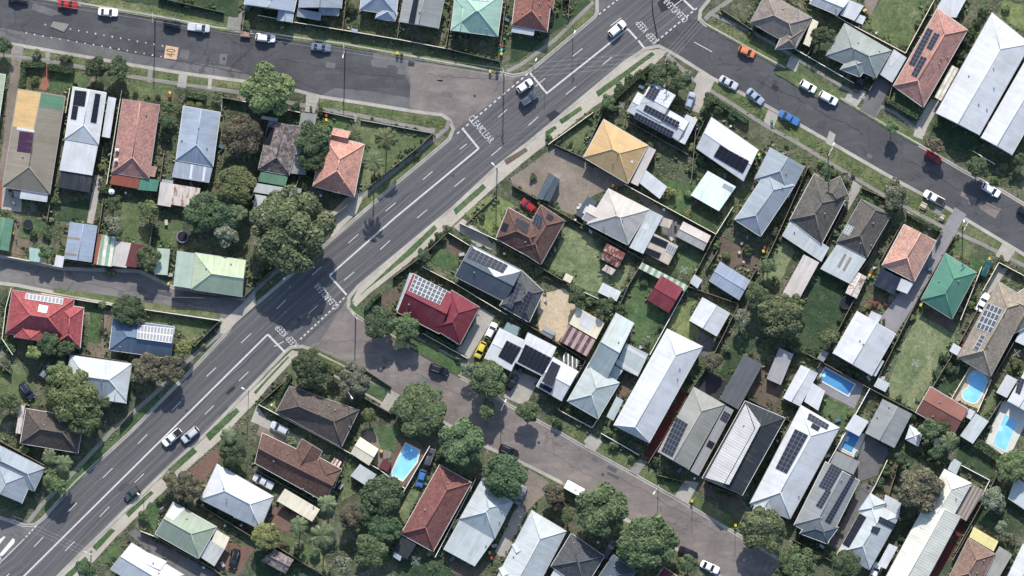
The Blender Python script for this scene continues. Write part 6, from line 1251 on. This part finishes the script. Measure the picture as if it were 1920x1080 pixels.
for label, pts in POOLS:
    P = w2(pts); c = sum(P, Vector((0,0,0)))/len(P); c.z = GZ; root = empty('swimming_pool', c, label, 'swimming pool', 'backyard swimming pools'); o3 = tuple(c)
    if len(pts) > 6:                                             # smooth the free form outline
        n = len(P); Q = []
        for i in range(n):
            for t in (0, .25, .5, .75):
                p0, p1, p2, p3 = P[i-1], P[i], P[(i+1)%n], P[(i+2)%n]; Q.append(.5*((2*p1)+(p2-p0)*t+(2*p0-5*p1+4*p2-p3)*t*t+(3*p1-p0-3*p2+p3)*t**3))
        P = Q
    mb = MB(); mb.prism(P, GZ+.08, GZ+.1); link('water', mb.mesh('water', watermat('deep' in label), origin=o3), root)
    A = sum(P[i].x*P[(i+1)%len(P)].y-P[(i+1)%len(P)].x*P[i].y for i in range(len(P))); P = P if A > 0 else P[::-1]
    O = inset(P, -.32); cb = MB(); n = len(P)
    for i in range(n):
        j = (i+1)%n; v = lambda q, z: Vector((q.x, q.y, z)); z = GZ+.14; cb.face([v(P[i],z), v(O[i],z), v(O[j],z), v(P[j],z)]); cb.face([v(O[i],GZ-.02), v(O[j],GZ-.02), v(O[j],z), v(O[i],z)]); cb.face([v(P[j],GZ), v(P[i],GZ), v(P[i],z), v(P[j],z)])
    link('coping', cb.mesh('coping', simple('pool_coping',(.52,.50,.45)), origin=o3), root)
    st = MB(); q = [P[0].lerp(P[-1], t) for t in (.25,.75)]; d = (c-q[0]).xy.to_3d().normalized(); st.box(((q[0].x+q[1].x)/2+d.x*.5, (q[0].y+q[1].y)/2+d.y*.5, GZ+.085),(1.2,.7,.02), math.atan2((q[1]-q[0]).y,(q[1]-q[0]).x)); link('step', st.mesh('step', simple('pool_step',(.35,.62,.74)), origin=o3), root)
for p, r in CLOTH:
    R_ = r*PX; root = link('clothes_line', None, None, W(*p, GZ), .6); auto(root, 'rotary clothes line', 'clothes line', 'rotary clothes lines', *p); m = simple('galvanised',(.42,.43,.43),.4); mb = MB(); mb.tube((0,0,-.03),(0,0,2.1),.035); link('mast', mb.mesh('mast', m), root)
    for k in range(4): a = k*math.pi/2; mb = MB(); mb.tube((0,0,1.9),(math.cos(a)*R_,math.sin(a)*R_,2.05),.03); link('arm', mb.mesh('arm', m), root)
    mb = MB()
    for f in (.45,.7,.95):
        q = [Vector((math.cos(k*math.pi/2)*R_*f, math.sin(k*math.pi/2)*R_*f, 1.9+.15*f)) for k in range(4)]
        for k in range(4): mb.tube(q[k], q[(k+1)%4], .008, n=4)
    link('wire', mb.mesh('wire', m), root)
# ---------------------------------------------------------------- undergrowth and grass tufts (nobody could count them)
CS = .3; GW, GH = int(250/CS), int(142/CS); MASK = np.zeros((GH, GW), np.int8)      # 0 road, 1 soft ground, 2 blocked
gx = (np.arange(GW)+.5)*CS-125; gy = (np.arange(GH)+.5)*CS-71
def fill(poly, v, grow=0.0):
    xs_ = [p.x for p in poly]; ys_ = [p.y for p in poly]; i0, i1 = max(0, int((min(xs_)+125)/CS)), min(GW, int((max(xs_)+125)/CS)+2); j0, j1 = max(0, int((min(ys_)+71)/CS)), min(GH, int((max(ys_)+71)/CS)+2)
    if i1 <= i0 or j1 <= j0: return
    X, Y = np.meshgrid(gx[i0:i1], gy[j0:j1]); ins = np.zeros(X.shape, bool); n = len(poly); j = n-1
    for i in range(n):
        a, b = poly[i], poly[j]
        if a.y != b.y: ins ^= ((a.y > Y) != (b.y > Y)) & (X < (b.x-a.x)*(Y-a.y)/(b.y-a.y)+a.x)
        j = i
    MASK[j0:j1, i0:i1][ins] = v
for q in YARDS: fill(q, 1)
for m, p in VERGE+LAWNS+DRV:
    if not m.startswith('lawn') and m not in ('soil','dirt'): fill(w2(p), 2)
for m, p in LAWNS:
    if m.startswith('lawn'): fill(w2(p), 3)
for m, p, w_ in PATHS:
    P = w2(p); A_ = offs(P, w_*PX/2+.1); B_ = offs(P, -w_*PX/2-.1); fill(A_ + B_[::-1], 2)
for q in ROOFS: fill(q, 2)
for _, p in POOLS: fill(w2(p), 2)
def at_mask(x, y):
    i, j = ((x+125)/CS).astype(int), ((y+71)/CS).astype(int); ok = (i >= 0) & (i < GW) & (j >= 0) & (j < GH); out = np.zeros(len(x), np.int8); out[ok] = MASK[j[ok], i[ok]]; return out
rg = np.random.default_rng(77); PTS = []
lines = [(a, b) for c, pts, h in FENCES for a, b in zip(pts, pts[1:])] + [(w_['p'][e], w_['p'][(e+1)%4]) for d in HOUSES+SHEDS for w_ in d['wings'] for e in range(4)]
for a, b in lines:
    p, q = W(*a), W(*b); L = (q-p).length; n = int(L*5.0); t = rg.random(n); keep = (np.sin(t*L*1.3+a[0])+np.sin(t*L*.47+a[1]*3)) > -.1; t = t[keep]
    s_ = Vector((-(q-p).y, (q-p).x, 0)).normalized(); o = rg.normal(size=len(t))*.58; PTS.append(np.stack([p.x+(q.x-p.x)*t+s_.x*o, p.y+(q.y-p.y)*t+s_.y*o], 1))
PTS = np.concatenate(PTS); m_ = at_mask(PTS[:,0], PTS[:,1]); PTS = PTS[(m_ == 1) | (m_ == 3)]
def tufts(name, label, P, smin, smax, hgt, mats, ground=GZ):
    n = len(P); k = 4; V = []; s = rg.uniform(smin, smax, (n,1))
    for i in range(k):
        a = rg.uniform(0, 6.28, (n,1)); d = np.concatenate([np.cos(a), np.sin(a), np.zeros((n,1))], 1); w_ = np.concatenate([-np.sin(a), np.cos(a), np.zeros((n,1))], 1); base = np.concatenate([P, np.full((n,1), ground)], 1) + d*s*.25; up = np.array([0,0,1.0])*s*hgt*rg.uniform(.6,1.2,(n,1))
        V.append(np.stack([base-w_*s*.32, base+w_*s*.32, base+d*s*.5+w_*s*.30+up, base+d*s*.5-w_*s*.30+up], 1))
    V = np.stack(V, 1).reshape(-1, 3); nf = n*k; me = bpy.data.meshes.new(name); me.vertices.add(4*nf); me.vertices.foreach_set('co', V.astype('f').ravel()); me.loops.add(4*nf); me.loops.foreach_set('vertex_index', np.arange(4*nf, dtype='i')); me.polygons.add(nf); me.polygons.foreach_set('loop_start', np.arange(0,4*nf,4,dtype='i')); me.polygons.foreach_set('loop_total', np.full(nf,4,dtype='i'))
    for m in mats: me.materials.append(leafmat(m))
    me.polygons.foreach_set('material_index', np.repeat(rg.integers(0, len(mats), n), 1).repeat(k).reshape(n, k).ravel().astype('i')); me.update(calc_edges=True); o = link(name, me); o['kind'] = 'stuff'; o['label'] = label
tufts('undergrowth', 'low weeds and garden growth along fences and house walls', PTS, .25, 1.0, .75, ('g','g','d','l','b','p'))
G_ = np.stack([rg.uniform(-122, 122, 90000), rg.uniform(-69, 69, 90000)], 1); m_ = at_mask(G_[:,0], G_[:,1]); f_ = np.sin(G_[:,0]*.55+np.sin(G_[:,1]*.31)*2)+np.sin(G_[:,1]*.47+np.sin(G_[:,0]*.23)*2)+rg.normal(size=len(G_))*.8
tufts('weeds', 'scattered grass tufts and weeds in the yards', G_[(m_ == 1) & (f_ > .35)], .16, .5, .45, ('g','l','p','l','b'))
tufts('grass', 'uneven tufts of lawn grass', G_[(m_ == 3) & (f_ > 1.5)], .13, .28, .35, ('g','l','p'), GZ+.05)
# ---------------------------------------------------------------- poles and wires
POLES = [(291,36,'x',0,None),(647,94,'x',.1,(-2,14)),(945,139,'x',.3,None),(667,591,'x',.6,None),(413,603,'p',0,None),(466,732,'l',0,(-8,-5)),(171,1033,'x',1.2,None),(932,316,'x',.9,(-8,-8)),(1250,110,'x',-.6,None),(1234,909,'l',-.5,(-9,13)),(1553,286,'x',-.5,(7,-15)),(1805,425,'x',-.5,(-2,-10)),(1074,72,'l',.8,(3,-10)),(1000,124,'l',.8,(5,-10)),(1298,948,'p',0,None),(1379,990,'p',0,None),(655,735,'l',-.9,(6,9)),(270,930,'l',0,(-7,-6)),(578,489,'l',-.9,(11,11)),(940,768,'l',1.0,(8,-18)),(1022,152,'p',0,None),(735,208,'p',0,None),(668,200,'p',0,None)]
PM = simple('pole_timber',(.23,.20,.17),.85); SM = simple('pole_steel',(.40,.41,.41),.4); ARMM = simple('crossarm_timber',(.45,.42,.37),.8)
for x, y, k, a, arm in POLES:
    h = 11.0 if k == 'x' else 7.5 if k == 'l' else 4.5; c = W(x, y); c.z = GZ; nm = 'power_pole' if k == 'x' else 'street_lamp' if k == 'l' else 'steel_post'
    root = link(nm, None, None, c); auto(root, {'power_pole':'timber power pole with crossarms','street_lamp':'slim steel street lamp','steel_post':'thin grey steel post'}[nm], nm.replace('_',' '), {'power_pole':'timber power poles','street_lamp':'street lamps','steel_post':'thin steel posts'}[nm], x, y)
    mb = MB(); mb.tube((0,0,-.1),(0,0,h),.17 if k == 'x' else .09 if k == 'l' else .06,.11 if k == 'x' else .06 if k == 'l' else .05,10); link('pole', mb.mesh('pole', PM if k == 'x' else SM, True), root)
    if k == 'x':
        for z in (h-.5, h-1.7): mb = MB(); mb.box((0,0,z),(.12,2.4 if z > h-1 else 1.7,.14),a); ca = link('crossarm', mb.mesh('crossarm', ARMM), root)
        for t in (-1.1,-.6,.6,1.1): mb = MB(); mb.tube((-math.sin(a)*t,math.cos(a)*t,h-.36),(-math.sin(a)*t,math.cos(a)*t,h-.12),.06); link('insulator', mb.mesh('insulator', simple('porcelain',(.6,.58,.55),.3)), root)
    if arm:
        v = Vector((arm[0]*PX, -arm[1]*PX, 0)); zz = 7.4; mb = MB(); mb.tube((0,0,zz-.4),(v.x,v.y,zz),.045); link('lamp_arm', mb.mesh('lamp_arm', SM), root)
        mb = MB(); mb.box((v.x,v.y,zz-.08),(.75,.3,.14),math.atan2(v.y,v.x)); link('lamp_head', mb.mesh('lamp_head', simple('lamp_head_white',(.66,.66,.64),.4)), root)
def wires(label, a, b, h0=10.8, n=3, gap=.8):
    p, q = W(*a), W(*b); t = (q-p).normalized(); s = Vector((-t.y,t.x,0)); root = link('power_line', None, None, (p+q)/2); tag(root, label, 'power line', 'overhead power lines')
    for k in range(n):
        mb = MB(); o = s*(k-(n-1)/2)*gap; pts = [p.lerp(q, i/12)+o+Vector((0,0,h0-1.1*4*(i/12)*(1-i/12))) for i in range(13)]
        for u, v in zip(pts, pts[1:]): mb.tube(u, v, .022, n=4, caps=False)
        link('wire', mb.mesh('wire', simple('wire_grey',(.34,.34,.34),.5), origin=tuple((p+q)/2)), root)
wires('overhead wires along the top street between its two west poles', (291,36), (647,94)); wires('overhead wires along the top street, east span to the junction', (647,94), (945,139)); wires('overhead wires leaving the frame at its top left corner', (-60,-20), (291,36))
wires('overhead wires crossing the main road at the top junction', (945,139), (1250,110), 10.8, 4, 1.0); wires('overhead wires crossing the upper street to the north east', (1250,110), (1330,20), 10.8, 4, .8); wires('overhead wires crossing the main road near the lower corner', (30,970), (171,1033))
settle()
# ---------------------------------------------------------------- light, sky, camera
w = bpy.data.worlds.new('World'); SC.world = w; w.use_nodes = True; nt = w.node_tree; sky = nt.nodes.new('ShaderNodeTexSky'); sky.sky_type = 'NISHITA'; sky.sun_disc = False
EL = math.radians(34.5); sky.sun_elevation = EL; sky.sun_rotation = math.radians(1.0)
nt.links.new(sky.outputs[0], nt.nodes['Background'].inputs[0]); nt.nodes['Background'].inputs[1].default_value = SKY
sl = bpy.data.lights.new('sun', 'SUN'); sl.energy = SUN; sl.angle = math.radians(.5); sl.color = (1.0,.95,.88); so = bpy.data.objects.new('sun', sl); COL.objects.link(so); so.rotation_euler = (-(math.pi/2-EL), 0, math.radians(-1.2)); so.location = (0,0,200)
cam = bpy.data.cameras.new('camera'); co = bpy.data.objects.new('camera', cam); COL.objects.link(co); co.location = (0,0,HC); cam.sensor_width = 36; cam.lens = 36*HC/(1920*PX); cam.clip_start = 10; cam.clip_end = 6000; SC.camera = co
SC.view_settings.view_transform = 'Standard'; SC.view_settings.look = 'None'; SC.view_settings.exposure = EXPO; SC.view_settings.gamma = 1; SC.view_settings.use_curve_mapping = False
SC.cycles.max_bounces = 5; SC.cycles.diffuse_bounces = 2; SC.cycles.glossy_bounces = 2; SC.cycles.transparent_max_bounces = 4
